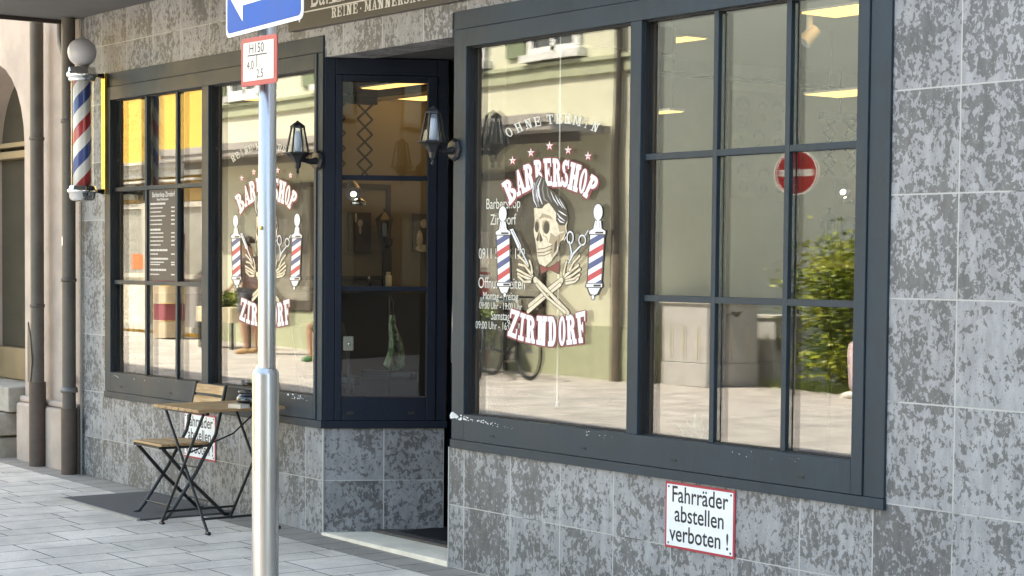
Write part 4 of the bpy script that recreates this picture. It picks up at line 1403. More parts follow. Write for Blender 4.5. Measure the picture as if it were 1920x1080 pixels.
# ------------------------------------------------------------------ inside the shop
for i, (x, y, z, wx, wy, lab) in enumerate((
        (-3.52, 1.68, 2.84, 0.34, 0.15, 'small warm ceiling light panel in the upper left of the gridded big window'),
        (-1.95, 1.50, 2.84, 0.55, 0.27, 'warm ceiling light panel at the top right corner of the gridded big window'),
        (-2.46, 2.10, 2.50, 0.62, 0.26, 'low hung warm light panel above the no-entry reflection'),
        (-2.85, 0.97, 2.35, 0.30, 0.09, 'narrow warm light strip behind the mullion of the big window'),
        (-6.10, 0.42, 2.60, 0.28, 0.09, 'small yellow light strip high in the left window'),
        (-7.22, 2.52, 2.84, 1.28, 0.66, 'broad orange ceiling light panel seen through the recess window'),
        (-6.72, 1.98, 2.84, 1.1, 0.15, 'narrow orange ceiling light strip nearest the recess window'),
        (-1.2, 4.2, 2.84, 1.2, 0.3, None), (-2.6, 4.6, 2.84, 1.2, 0.3, None))):
    t = empty('ceiling_light', (x, y, z))
    tag(t, lab or 'warm ceiling light panel deep in the right hand room', 'ceiling light', 'warm light panels in the shop')
    MB().box(-wx / 2 - 0.008, wx / 2 + 0.008, -wy / 2 - 0.008, wy / 2 + 0.008, 0.004, 0.016).build('housing', M['white'], t)
    MB().box(-wx / 2, wx / 2, -wy / 2, wy / 2, 0.0, 0.0039).build('diffuser', M['panel'], t)
    if z < 2.8:
        h = MB()
        for sx in (-0.8, 0.8):
            h.tube([(sx * wx / 2, 0, 0.016), (sx * wx / 2, 0, 2.86 - z)], 0.003, 6)
        build_each(h, 'suspension', M['black'], t)
    elif z + 0.016 < 2.859:
        MB().box(-0.05, 0.05, -0.02, 0.02, 0.0161, 2.859 - z).build('mount', M['white'], t)

mp = MB(); mp.box(-0.03, 0.0, -0.185, 0.185, -0.02, 0.02)
bm_ = MB()
for y in (2.16, 2.33):
    bm_.box(-7.85, -6.2, y - 0.014, y + 0.014, 2.80, 2.858)
tag(bm_.build('ceiling_beam', pbr('dark_stained_beam', (0.03, 0.025, 0.02), 0.6)), 'pair of dark wooden beams under the orange ceiling lights', 'beam')


def picture(y0, y1, z0, z1, x, label, art):
    t = tag(empty('picture', (x, (y0 + y1) / 2, z0)), label, 'picture', 'dark prints on the shop walls')
    h, w2 = z1 - z0, (y1 - y0) / 2
    MB().box(0.0, 0.018, -w2, w2, 0, h).build('canvas', pbr('print_dark', (0.03, 0.028, 0.03), 0.5, var=0.5, vscale=14), t)
    a = MB()
    for cy, cz, ry, rz, in art:
        a.poly([(0.0186, w2 * (cy + ry * math.cos(k * math.pi / 7)), h * (cz + rz * math.sin(k * math.pi / 7))) for k in range(14)])
    a.build('figure', pbr('print_pale_grey', (0.33, 0.32, 0.30), 0.5, var=0.4, vscale=25), t, fix=False)
    return t


picture(2.156, 2.357, 1.651, 1.946, -7.86, 'dark portrait print with a pale raised hand on the beige wall', [(0.0, 0.72, 0.22, 0.1), (-0.4, 0.86, 0.1, 0.13), (0.0, 0.55, 0.1, 0.12)])
picture(2.75, 2.95, 1.645, 1.947, -7.86, 'black and white portrait print at the right edge of the recess window', [(0.0, 0.75, 0.35, 0.12), (-0.4, 0.35, 0.3, 0.22), (0.5, 0.3, 0.3, 0.3), (0.0, 0.1, 0.8, 0.1)])
picture(3.96, 4.18, 1.60, 1.90, -4.395, 'dark print beside the indoor lantern behind the gridded window', [(0.0, 0.7, 0.3, 0.1), (0.2, 0.4, 0.3, 0.2)])
mf = tag(empty('wall_mirror', (-7.88, 2.15, 1.42)), 'tall mirror with a black frame on the beige wall above the shelf', 'mirror')
f_ = MB()
f_.box(0.0, 0.018, 0.36, 0.40, 0.0, 0.75); f_.box(0.0, 0.018, -0.40, -0.36, 0.0, 0.75)
f_.box(0.0, 0.018, -0.359, 0.359, 0.71, 0.75); f_.box(0.0, 0.018, -0.359, 0.359, 0.0, 0.035)
f_.build('frame', M['black'], mf)
MB().box(0.0, 0.006, -0.359, 0.359, 0.0355, 0.7095).build('pane', M['roomwall'], mf)
sh = tag(empty('wall_shelf', (-7.88, 2.2, 1.345)), 'dark shelf board under the black framed mirror in the left room', 'shelf')
MB().box(0.0, 0.22, -0.5, 0.41, 0.0, 0.025).build('board', M['black'], sh)
MB().box(0.0, 0.02, 0.28, 0.36, 0.026, 0.32).build('upright', M['black'], sh)
MB().box(0.01, 0.2, -0.3, -0.24, -0.25, -0.001).build('bracket', M['black'], sh)
bo = tag(empty('bottle', (-7.78, 2.48, 1.3705)), 'cream coloured bottle standing on the dark shelf', 'bottle')
MB().lathe([(0, 0), (0.024, 0), (0.025, 0.01), (0.025, 0.085), (0.014, 0.095), (0, 0.095)], n=18).build('body', pbr('cream_plastic', (0.62, 0.58, 0.42), 0.4), bo)
MB().lathe([(0, 0.0955), (0.017, 0.0955), (0.017, 0.116), (0, 0.116)], n=16).build('cap', pbr('cream_cap', (0.5, 0.47, 0.33), 0.4), bo)
bo2 = tag(empty('bottle', (-7.78, 2.30, 1.3705)), 'small dark bottle with a pale tip on the dark shelf', 'bottle')
MB().lathe([(0, 0), (0.022, 0), (0.022, 0.05), (0.008, 0.06), (0, 0.06)], n=16).build('body', M['black'], bo2)
MB().lathe([(0, 0.0605), (0.006, 0.0605), (0.006, 0.08), (0, 0.08)], n=10).build('cap', M['white'], bo2)


def indoor_lantern(loc, label):
    """hanging style coach lantern on a wall facing +X"""
    t = tag(empty('indoor_lantern', loc), label, 'lantern', 'old style lanterns on the shop walls')
    c = (0.11, 0, 0)
    MB().lathe([(0, 0.02), (0.02, 0.02), (0.048, 0.008), (0.05, 0.0), (0, 0)], (0, 0.10, -0.11), 14, axis='x').build('wall_plate', M['black'], t)
    MB().tube([(0.015, 0.10, -0.11), (0.06, 0.06, -0.13), (0.10, 0.0, -0.105)], 0.011, 8).build('arm', M['black'], t)
    MB().lathe([(0, -0.15), (0.008, -0.145), (0.012, -0.13), (0.02, -0.11), (0.038, -0.09), (0.038, -0.085), (0, -0.085)], c, 6, sm=False).build('base', M['black'], t)
    g = MB(); g.lathe([(0.036, -0.084), (0.056, 0.045)], c, 6, sm=False); g.build('glass', M['lantern_glass'], t)
    k = MB()
    for i in range(6):
        a = 2 * math.pi * i / 6
        k.bar((c[0] + 0.037 * math.cos(a), 0.037 * math.sin(a), -0.085), (c[0] + 0.057 * math.cos(a), 0.057 * math.sin(a), 0.046), 0.007, 0.007)
    k.build('cage', M['black'], t)
    MB().lathe([(0.076, 0.046), (0.07, 0.056), (0.03, 0.095), (0.012, 0.11), (0.006, 0.118), (0.011, 0.13), (0.0, 0.14)], c, 6, sm=False).build('roof', M['black'], t)
    MB().lathe([(0, -0.08), (0.016, -0.08), (0.016, 0.02), (0, 0.03)], c, 10).build('bulb', M['opal'], t)


indoor_lantern((-7.86, 2.42, 1.84), 'old style lantern with pointed roof on the beige wall in the recess window')
indoor_lantern((-4.395, 3.74, 1.82), 'old style lantern with pointed roof on the grey partition behind the gridded window')


def scissor_lamp(x, y, z0, z1, wid, rows, label):
    """extending lattice arm with a swivelling spotlight"""
    t = tag(empty('scissor_lamp', (x, y, z0)), label, 'lamp', 'spotlights on lattice arms')
    h = z1 - z0
    l = MB()
    for o_ in (-wid * 0.9, wid * 0.9):
        for i in range(rows):
            za, zb2 = 0.12 + (h - 0.12) * i / rows, 0.12 + (h - 0.12) * (i + 1) / rows
            l.bar((0, o_ - wid / 2, za), (0, o_ + wid / 2, zb2), 0.006, 0.012)
            l.bar((0.007, o_ + wid / 2, za), (0.007, o_ - wid / 2, zb2), 0.006, 0.012)
    l.build('lattice_arm', M['black'], t)
    MB().box(-0.02, 0.03, -wid * 1.6, wid * 1.6, h, h + 0.05).build('ceiling_mount', M['black'], t)
    MB().tube([(0, 0, 2.859 - z0), (0, 0, h + 0.05)], 0.008, 6).build('rod', M['black'], t)
    b = MB(); b.tube([(-0.06, 0.05, 0.09), (0.0, 0.02, 0.05), (0.045, -0.005, 0.02)], [0.03, 0.05, 0.056], 14)
    b.build('spot_head', pbr('grey_spot_head', (0.3, 0.3, 0.31), 0.3, 0.6), t)
    g = MB(); g.tube([(0.046, -0.006, 0.019), (0.052, -0.009, 0.016)], [0.02, 0.012], 14); g.build('bulb', M['lampglow'], t)
    MB().lathe([(0.024, 0.0), (0.05, -0.02), (0.054, -0.045), (0.05, -0.045), (0.02, 0.0)], (0.05, 0.03, -0.01), 18).build('reflector', M['chrome'], t)
    return t


scissor_lamp(-6.3, 1.22, 2.0, 2.63, 0.12, 5, 'dark lattice arm with a glaring spotlight behind the recess window')
scissor_lamp(-4.1, 3.63, 2.03, 2.52, 0.11, 4, 'faint lattice arm with a bright spotlight behind the gridded window')
tsp = tag(empty('track_spotlight', (-2.28, 1.5, 2.859)), 'small white ceiling spotlight at the top of the gridded window', 'spotlight')
MB().tube([(0, 0, 0), (0, 0, -0.10)], 0.018, 10).build('stem', M['white'], tsp)
MB().tube([(0.02, 0.03, -0.08), (-0.01, -0.03, -0.15)], [0.03, 0.042], 14).build('head', M['white'], tsp)
# poster of heads
po = tag(empty('haircut_poster', (-4.397, 3.18, 2.0)), 'pale grey poster of bearded heads on the partition wall', 'poster')
MB().box(0.0, 0.006, -0.25, 0.25, 0.0, 0.7).build('sheet', pbr('grey_poster_paper', (0.50, 0.49, 0.44), 0.7), po)
hd = MB()
for yy, zz, s_ in ((-0.15, 0.56, 1.1), (0.03, 0.57, 0.7), (0.17, 0.55, 1.0), (-0.18, 0.34, 0.7), (0.0, 0.37, 0.9), (0.18, 0.34, 0.7), (-0.13, 0.13, 1.0), (0.05, 0.12, 0.9), (0.19, 0.1, 0.6)):
    for cy, cz, ry, rz, m_ in ((0, 0.05, 0.062, 0.05, 0), (0, 0.0, 0.05, 0.072, 1), (0, -0.055, 0.044, 0.042, 0), (-0.02, 0.012, 0.008, 0.005, 0), (0.02, 0.012, 0.008, 0.005, 0)):
        hd.poly([(0.0064 + 0.0002 * len(hd.f) / 10, yy + s_ * (cy + ry * math.cos(k * math.pi / 8)), zz + s_ * (cz + rz * math.sin(k * math.pi / 8))) for k in range(16)], m_)
hd.build('drawn_heads', [pbr('poster_hair_grey', (0.36, 0.35, 0.32), 0.7, var=0.3, vscale=40), bpy.data.materials['grey_poster_paper']], po, fix=False)
# price board
mb_ = tag(empty('price_board', (-6.695, 0.0195, 1.428)), 'tall dark brown price list fixed in the middle pane of the left grid window', 'price list')
MB().box(-0.205, 0.205, 0.0, 0.009, 0.0, 0.596).build('board', pbr('dark_taupe_board', (0.085, 0.07, 0.062), 0.6, var=0.06), mb_)
pl_ = MB()
put_text(pl_, 'Barbershop Zirndorf', 0.01, 0.55, -0.0008, 0.046, 0, 'CENTER', 0.85)
put_text(pl_, 'Reine M\u00e4nnersache', 0.0, 0.526, -0.0008, 0.024, 0, 'CENTER', 0.9)
pl_.build('heading', M['white'], mb_, fix=False)
rowz = [(0.505, 0.22, 1), (0.478, 0.18, 0), (0.452, 0.16, 0), (0.424, 0.22, 0), (0.397, 0.17, 0), (0.37, 0.175, 0), (0.335, 0.15, 1), (0.312, 0.19, 0), (0.286, 0.19, 0), (0.26, 0.19, 0), (0.234, 0.15, 0),
        (0.200, 0.25, 1), (0.174, 0.11, 0), (0.143, 0.26, 1), (0.12, 0.2, 0), (0.105, 0.14, 0), (0.07, 0.24, 1), (0.04, 0.13, 0)]
ln_ = MB()
for zz, wd, hd_ in rowz:
    hh = 0.0065 if hd_ else 0.0038
    x = -0.185
    while x < -0.185 + wd:
        e = min(x + random.uniform(0.02, 0.05), -0.185 + wd + 0.005)
        ln_.poly([(x, -0.0008, zz - hh), (e, -0.0008, zz - hh), (e, -0.0008, zz + hh), (x, -0.0008, zz + hh)])
        x = e + 0.004
    if not hd_:
        ln_.poly([(0.125, -0.0008, zz - 0.004), (0.175, -0.0008, zz - 0.004), (0.175, -0.0008, zz + 0.004), (0.125, -0.0008, zz + 0.004)])
ln_.build('price_lines', pbr('pale_print', (0.62, 0.60, 0.56), 0.6), mb_, fix=False)
hgr = MB()
for x in (-0.15, 0.15):
    hgr.tube([(x, 0.003, 0.596), (x, 0.003, 0.604)], 0.0015, 5)
build_each(hgr, 'hanging_cord', M['seal'], mb_)
# barber chair with towel
bc = tag(empty('barber_chair', (-6.55, 1.45, 0.03), R(20)), 'dark leather barber chair standing inside behind the recess window', 'chair')
le = pbr('black_leather', (0.018, 0.019, 0.022), 0.35, var=0.2)
MB().lathe([(0, 0), (0.3, 0), (0.3, 0.02), (0.05, 0.06), (0.045, 0.4), (0, 0.4)], n=28).build('pedestal', M['chrome'], bc)
MB().box(-0.27, 0.27, -0.27, 0.27, 0.42, 0.56).build('seat', le, bc, bevel=0.04, seg=4)
b_ = MB(); b_.bar((-0.27, 0, 0.58), (-0.38, 0, 1.1), 0.5, 0.12, up=(1, 0, 0)); b_.build('backrest', le, bc, bevel=0.04, seg=4)
for sy in (-1, 1):
    MB().box(-0.22, 0.25, sy * 0.32 - 0.04, sy * 0.32 + 0.04, 0.70, 0.76).build('armrest', le, bc, bevel=0.02, seg=3)
b_ = MB(); b_.bar((0.3, 0, 0.4), (0.5, 0, 0.12), 0.4, 0.06, up=(1, 0, 0)); b_.build('footrest', M['chrome'], bc, bevel=0.01)
tw = tag(empty('towel', (-6.28, 1.56, 0.86)), 'light green towel hanging in front of the dark barber chair', 'towel')
t_ = MB()
for i in range(8):
    for j in range(6):
        def q(a, b):
            u, v = a / 8, b / 6
            return (0.02 * math.sin(9 * u), (u - 0.5) * 0.17 * (1.0 - 0.85 * v) + 0.02 * math.sin(5 * v), 0.34 * v - 0.05 * math.sin(3 * u) * (1 - v))
        t_.add([q(i, j), q(i + 1, j), q(i + 1, j + 1), q(i, j + 1)], [(0, 1, 2, 3)], 0, True)
tob = t_.build('cloth', pbr('pale_green_towel', (0.36, 0.44, 0.27), 0.95, var=0.5, vscale=14), tw)
sm_ = tob.modifiers.new('thickness', 'SOLIDIFY'); sm_.thickness = 0.008
MB().tube([(0.0, 0.0, 0.35), (0.0, 0.0, 0.42), (-0.05, 0, 0.46)], 0.006, 6).build('hook', M['black'], tw)
MB().tube([(-0.05, 0.0, -0.82), (-0.05, 0, 0.47)], 0.009, 8).build('stand', M['black'], tw)
lb = tag(empty('key_box', (-5.0, 0.41, 1.03), R(60)), 'small cream key box at the left edge of the recess window', 'key box')
MB().box(-0.03, 0.03, -0.01, 0.01, 0, 0.085).build('case', pbr('cream_box', (0.5, 0.45, 0.36), 0.5), lb, bevel=0.004)
MB().lathe([(0, -0.014), (0.008, -0.014), (0.009, -0.0105)], (0.005, 0, 0.04), 10, axis='y').build('lock', M['chrome'], lb)
MB().box(-0.01, 0.01, 0.0105, 0.03, -1.02, 0.06).build('stand', M['black'], lb)
pc_ = tag(empty('pull_cord', (-2.585, 0.12, 0.86)), 'thin white vertical cord behind the big pane with the skull emblem', 'cord')
MB().tube([(0, 0, 0.03), (0, 0, 1.99)], 0.0035, 6).build('line', M['white'], pc_)
MB().lathe([(0, 0), (0.008, 0.003), (0.006, 0.03), (0, 0.032)], n=10).build('toggle', M['white'], pc_)
# small plant in the big window corner
pt = tag(empty('potted_plant', (-1.72, 0.26, 0.62)), 'pale leafy plant in a pot at the lower left corner of the gridded window', 'plant')
MB().lathe([(0, 0), (0.05, 0), (0.07, 0.14), (0.064, 0.14), (0.06, 0.12), (0, 0.12)], n=20).build('pot', pbr('grey_pot', (0.3, 0.29, 0.28), 0.6), pt)
lf = MB()
for i in range(26):
    a = random.uniform(0, 6.28); el = random.uniform(0.2, 1.3); L = random.uniform(0.10, 0.2); wd = 0.02
    d = Vector((math.cos(a) * math.cos(el), math.sin(a) * math.cos(el) * 0.55, math.sin(el)))
    sd_ = Vector((-math.sin(a), math.cos(a), 0))
    b0 = Vector((0, 0, 0.12)); m0_ = b0 + d * L * 0.55; tip = b0 + d * L + Vector((0, 0, -0.05 * math.cos(el)))
    lf.add([b0, m0_ + sd_ * wd, tip, m0_ - sd_ * wd], [(0, 1, 2, 3)])
lf.build('leaf', pbr('pale_grey_green_leaf', (0.26, 0.28, 0.22), 0.5, var=0.3, vscale=20), pt)
MB().box(-3.1, -0.5, 0.2401, 0.40, 0.58, 0.618).build('window_board', M['white'], shop)
MB().box(-7.4, -4.7, 0.2401, 0.36, 0.58, 0.618).build('window_board', M['white'], shop)
#PART6

sbd = tag(empty('backdrop', (-4.2, 4.5, 0.031)), 'tall black sideboard added against the grey partition behind the gridded window', 'backdrop')  # added dark furniture, keeps the room black behind the mirrored bush
MB().box(-0.17, 0.2, -1.05, 1.2, 0, 1.52).build('case', M['black'], sbd)
for k in range(4):
    MB().box(0.2005, 0.215, -1.03 + k * 0.56, -0.5 + k * 0.56, 0.1, 1.45).build('door', M['black'], sbd, bevel=0.003)

# ------------------------------------------------------------------ across the street (mirrored in the panes)
OY = -9.62
M['lime'] = pbr('pale_lime_render', (0.70, 0.70, 0.555), 0.9, var=0.05, vscale=1.2, bump=0.15)
M['limeband'] = pbr('green_grey_render', (0.44, 0.47, 0.33), 0.9, var=0.08)
M['pane_dark'] = pbr('dark_window_pane', (0.06, 0.062, 0.06), 0.08, spec=0.8)
ob_ = tag(empty('lime_house', (-20.0, OY, gz(-20))), 'pale yellow-green house across the street with a long awning', 'building')
LX, LZ = 20.0, -gz(-20)


def op(mb, name, mat, parent=None, bevel=0.0):
    return mb.build(name, mat, parent or ob_, bevel=bevel, loc=(0, 0, 0) if parent else (LX, -OY, LZ))


w_ = MB(); w_.box(-24.65, -13.25, OY - 9, OY, -0.2, 9.6); op(w_, 'wall', M['lime'])
w_ = MB()
w_.box(-24.64, -13.24, OY + 0.001, OY + 0.03, -0.1, 0.78); w_.box(-13.249, -13.22, OY - 9, OY + 0.03, -0.1, 0.78)
op(w_, 'plinth', M['limeband'])
w_ = MB(); w_.box(-24.63, -13.23, OY + 0.001, OY + 0.05, 3.98, 4.14); w_.box(-24.63, -13.23, OY + 0.001, OY + 0.09, 4.141, 4.19); op(w_, 'string_course', M['limeband'])
w_ = MB()
w_.box(-24.55, -13.85, OY + 0.001, OY + 0.95, 3.22, 3.31); w_.box(-24.55, -13.84, OY + 0.9, OY + 0.98, 3.311, 3.42)
op(w_, 'awning', pbr('grey_awning', (0.40, 0.38, 0.36), 0.7))
w_ = MB(); w_.box(-24.55, -13.84, OY + 0.5, OY + 0.54, 3.1, 3.219); op(w_, 'awning_fascia', pbr('dark_fascia', (0.16, 0.15, 0.14), 0.6))
for xa, xb in ((-17.5, -16.6), (-15.45, -14.55), (-20.9, -20.0), (-23.8, -22.95)):
    f_ = MB()
    z0, z1 = 4.42, 5.9
    f_.box(xa - 0.12, xa, OY + 0.001, OY + 0.06, z0 - 0.1, z1 + 0.12); f_.box(xb, xb + 0.12, OY + 0.001, OY + 0.06, z0 - 0.1, z1 + 0.12)
    f_.box(xa, xb, OY + 0.001, OY + 0.06, z1, z1 + 0.12)
    f_.box(xa - 0.2, xb + 0.2, OY + 0.001, OY + 0.14, z0 - 0.2, z0 - 0.101)
    f_.box((xa + xb) / 2 - 0.04, (xa + xb) / 2 + 0.04, OY + 0.012, OY + 0.05, z0 - 0.1, z1); f_.box(xa, xb, OY + 0.001, OY + 0.05, z0 - 0.1, z0 - 0.02)
    wd_ = op(f_, 'window', M['white'])
    MB().box(xa + 0.001, xb - 0.001, OY + 0.001, OY + 0.011, z0 - 0.019, z1 - 0.001).build('pane', M['pane_dark'], wd_)
    s_ = MB(); s_.box(xa - 0.62, xa - 0.21, OY + 0.001, OY + 0.045, z0 - 0.1, z1 + 0.1); op(s_, 'shutter', pbr('sage_shutter', (0.22, 0.27, 0.17), 0.7))
for xa, xb in ((-16.9, -15.2), (-19.9, -19.1), (-22.9, -21.2)):
    f_ = MB()
    for x in (xa, xb): f_.box(x - 0.04, x + 0.04, OY + 0.001, OY + 0.06, 0.79, 2.8)
    f_.box(xa + 0.04, xb - 0.04, OY + 0.001, OY + 0.06, 2.7, 2.8); f_.box(xa + 0.04, xb - 0.04, OY + 0.001, OY + 0.06, 0.79, 0.95)
    wd_ = op(f_, 'shop_front', pbr('brown_shop_frame', (0.09, 0.075, 0.06), 0.5))
    MB().box(xa + 0.041, xb - 0.041, OY + 0.001, OY + 0.012, 0.951, 2.699).build('pane', pbr('dull_shop_pane', (0.30, 0.29, 0.25), 0.2, var=0.25, vscale=2), wd_)
    for q in range(2): MB().box(xa + 0.15 + q * 0.45, xa + 0.45 + q * 0.45, OY + 0.0125, OY + 0.02, 1.5 + q * 0.3, 2.0 + q * 0.25).build('notice', pbr('pale_notice', (0.6, 0.58, 0.52), 0.7), wd_)
dpp = tag(empty('rain_pipe', (-13.62, OY + 0.09, gz(-13.6))), 'grey-brown rain pipe on the lime house mirrored in the big window', 'drainpipe')
MB().tube([(0, 0, 0), (0, 0, 9.4)], 0.055, 12).build('pipe', M['pipe'], dpp)
MB().tube([(0, 0, 0), (0, 0, 1.6)], 0.065, 12).build('boot', pbr('red_brown_boot', (0.20, 0.165, 0.13), 0.6), dpp)

# golden house further left
yh = tag(empty('golden_house', (-36, OY, gz(-36))), 'golden yellow house with a grey shop front mirrored in the left grid window', 'building')


def yp(mb, name, mat, parent=None): return mb.build(name, mat, parent or yh, loc=(0, 0, 0) if parent else (36, -OY, -gz(-36)))


w_ = MB(); w_.box(-50, -24.66, OY - 8, OY, -0.2, 9.2); yp(w_, 'wall', pbr('golden_render', (0.78, 0.50, 0.11), 0.9, var=0.04, vscale=1))
w_ = MB(); w_.box(-50, -24.67, OY + 0.001, OY + 0.25, 3.2, 3.28); w_.box(-50, -24.67, OY + 0.001, OY + 0.18, 3.05, 3.199); w_.box(-50, -24.67, OY + 0.001, OY + 0.32, 3.281, 3.33); w_.box(-50, -24.67, OY + 0.001, OY + 0.3, 2.95, 2.99)
yp(w_, 'cornice', pbr('pale_grey_cornice', (0.55, 0.54, 0.50), 0.8))
w_ = MB(); w_.box(-50, -24.67, OY + 0.001, OY + 0.06, 2.6, 2.94); yp(w_, 'sign_band', pbr('ochre_band', (0.46, 0.31, 0.10), 0.7))
for xa, xb, gla in ((-28.45, -27.1, 1), (-27.0, -26.35, 1), (-26.2, -24.75, 0)):
    f_ = MB()
    for x in (xa, xb): f_.box(x - 0.05, x + 0.05, OY + 0.001, OY + 0.08, 0.3, 2.59)
    f_.box(xa + 0.05, xb - 0.05, OY + 0.001, OY + 0.08, 1.25, 1.33); f_.box(xa + 0.05, xb - 0.05, OY + 0.001, OY + 0.08, 2.5, 2.59); f_.box(xa + 0.05, xb - 0.05, OY + 0.001, OY + 0.08, 0.3, 0.4)
    wd_ = yp(f_, 'shop_front', pbr('pale_shop_frame', (0.52, 0.50, 0.44), 0.5))
    MB().box(xa + 0.051, xb - 0.051, OY + 0.001, OY + 0.012, 1.331, 2.499).build('pane', pbr('grey_shop_pane', (0.30, 0.30, 0.28), 0.15, spec=0.7), wd_)
    MB().box(xa + 0.051, xb - 0.051, OY + 0.001, OY + 0.012, 0.401, 1.249).build('lower_panel', pbr('cream_panel', (0.66, 0.63, 0.52), 0.6) if gla else pbr('grey_panel', (0.30, 0.29, 0.29), 0.6), wd_)
    if gla:
        pst = MB().box(xb - 0.65, xb - 0.2, OY + 0.0125, OY + 0.02, 1.4, 1.68)
        pst.build('poster', pbr('orange_poster', (0.62, 0.16, 0.05), 0.6), wd_)
clm = MB(); clm.box(-26.12, -25.72, OY + 0.081, OY + 0.2, 0.0, 1.9); yp(clm, 'pier', pbr('yellow_pier', (0.85, 0.60, 0.14), 0.7))
dsg = MB(); dsg.prism([(-28.2, 2.72), (-28.1, 2.66), (-27.3, 2.66), (-27.3, 2.94), (-28.2, 2.94)], OY + 0.062, OY + 0.16); yp(dsg, 'dark_sign_box', M['pane_dark'])
st_ = MB()
for k in range(6):
    st_.box(-25.25 + random.uniform(-0.04, 0.04), -24.75 + random.uniform(-0.04, 0.04), OY + 0.4, OY + 0.8, 0.24 + k * 0.3, 0.24 + k * 0.3 + 0.28, k % 2)
po_ = st_.build('parcel_tower', [pbr('cream_carton', (0.55, 0.45, 0.33), 0.8), pbr('wine_carton', (0.30, 0.08, 0.10), 0.8)])
tag(po_, 'stack of cream and wine red cartons outside the golden house', 'carton stack')

# dull house to the right of the side street
bh = tag(empty('brown_house', (8, -11, gz(8))), 'dull brown plastered house across the street on the right', 'building')
w_ = MB(); w_.box(-6, 30, -8, 0.0, -0.3, 8.5); w_.build('wall', pbr('dull_brown_render', (0.10, 0.09, 0.08), 0.9), bh)
for xa in (-4, -1, 2, 5, 8, 11, 14):
    for z0 in (1.2, 4.4):
        f_ = MB(); f_.box(xa - 0.08, xa + 1.08, 0.001, 0.05, z0 - 0.08, z0 - 0.001); f_.box(xa - 0.08, xa - 0.001, 0.001, 0.05, z0, z0 + 1.4); f_.box(xa + 1.001, xa + 1.08, 0.001, 0.05, z0, z0 + 1.4); f_.box(xa, xa + 1, 0.001, 0.05, z0 + 1.32, z0 + 1.4)
        wd_ = f_.build('window', M['pipe'], bh)
        MB().box(xa + 0.001, xa + 0.999, 0.001, 0.012, z0 + 0.001, z0 + 1.319).build('pane', M['pane_dark'], wd_)

# utility cabinets
cabm = pbr('weathered_grey_cabinet', (0.50, 0.50, 0.50), 0.75, var=0.14, vscale=5)


def cabinet(x0, x1, y0, y1, h, label, graffiti):
    t = tag(empty('utility_cabinet', ((x0 + x1) / 2, (y0 + y1) / 2, gz(x0))), label, 'cabinet', 'utility cabinets by the gable')
    wx, wy = (x1 - x0) / 2, (y1 - y0) / 2
    MB().box(-wx - 0.01, wx + 0.01, -wy - 0.01, wy + 0.01, 0, 0.28).build('plinth', cabm, t, bevel=0.006)
    MB().box(-wx, wx, -wy, wy, 0.285, h - 0.045).build('case', cabm, t, bevel=0.006)
    MB().box(-wx - 0.03, wx + 0.03, -wy - 0.03, wy + 0.03, h - 0.044, h).build('lid', pbr('pale_lid', (0.55, 0.54, 0.50), 0.6), t, bevel=0.008)
    dv = MB()
    for k in range(3):
        x = wx + 0.0015
        yy = -wy * 0.6 + k * wy * 0.6
        dv.box(wx + 0.001, wx + 0.012, yy - 0.012, yy + 0.012, 0.34, h * 0.7)
        dv.box(-wx * 0.6 + k * wx * 0.6 - 0.012, -wx * 0.6 + k * wx * 0.6 + 0.012, wy + 0.001, wy + 0.012, 0.34, h * 0.7)
    dv.build('rib', pbr('cream_rib', (0.58, 0.54, 0.40), 0.6), t)
    MB().box(wx + 0.001, wx + 0.03, wy * 0.72, wy * 0.8, h * 0.48, h * 0.68).build('handle', M['black'], t)
    if graffiti:
        g = MB()
        pts = [(wx + 0.003, -0.12 + 0.06 * math.sin(k * 1.7) + k * 0.012, h - 0.16 + 0.035 * math.cos(k * 2.3)) for k in range(14)]
        g.tube(pts, 0.007, 5); g.build('scrawl', M['black'], t)


cabinet(-13.06, -12.26, -10.68, -9.84, 1.04, 'tall weathered grey utility cabinet with a dark scrawl beside the gable', True)
cabinet(-12.8, -12.3, -11.55, -11.0, 0.86, 'lower weathered grey utility cabinet half behind the bush', False)

# no-entry sign
ne = tag(empty('no_entry_sign', (-11.06, -10.12, gz(-11))), 'round red no-entry sign with white bar on a grey pole', 'road sign')
MB().tube([(0, 0, 0), (0, 0, 2.95)], 0.03, 12).build('pole', M['steel'], ne)
MB().lathe([(0.031, 1.7), (0.034, 1.701), (0.034, 1.78), (0.031, 1.781)], n=12).build('pole_band', pbr('green_band', (0.05, 0.2, 0.12), 0.5), ne)
nr = (0.0, 0.04, 2.57)
MB().lathe([(0, -0.004), (0.26, -0.004), (0.26, 0.0), (0, 0.0)], nr, 40, axis='y', sm=False).build('plate', M['white'], ne, rot=(0, 0, R(-25)))
MB().lathe([(0, 0.0005), (0.245, 0.0005), (0.245, 0.0015), (0, 0.0015)], nr, 40, axis='y', sm=False).build('red_disc', pbr('no_entry_red', (0.24, 0.012, 0.02), 0.35), ne, rot=(0, 0, R(-25)))
MB().box(-0.2, 0.2, 0.0416, 0.043, 2.53, 2.61).build('bar', pbr('dull_white_bar', (0.42, 0.41, 0.40), 0.5), ne, rot=(0, 0, R(-25)))


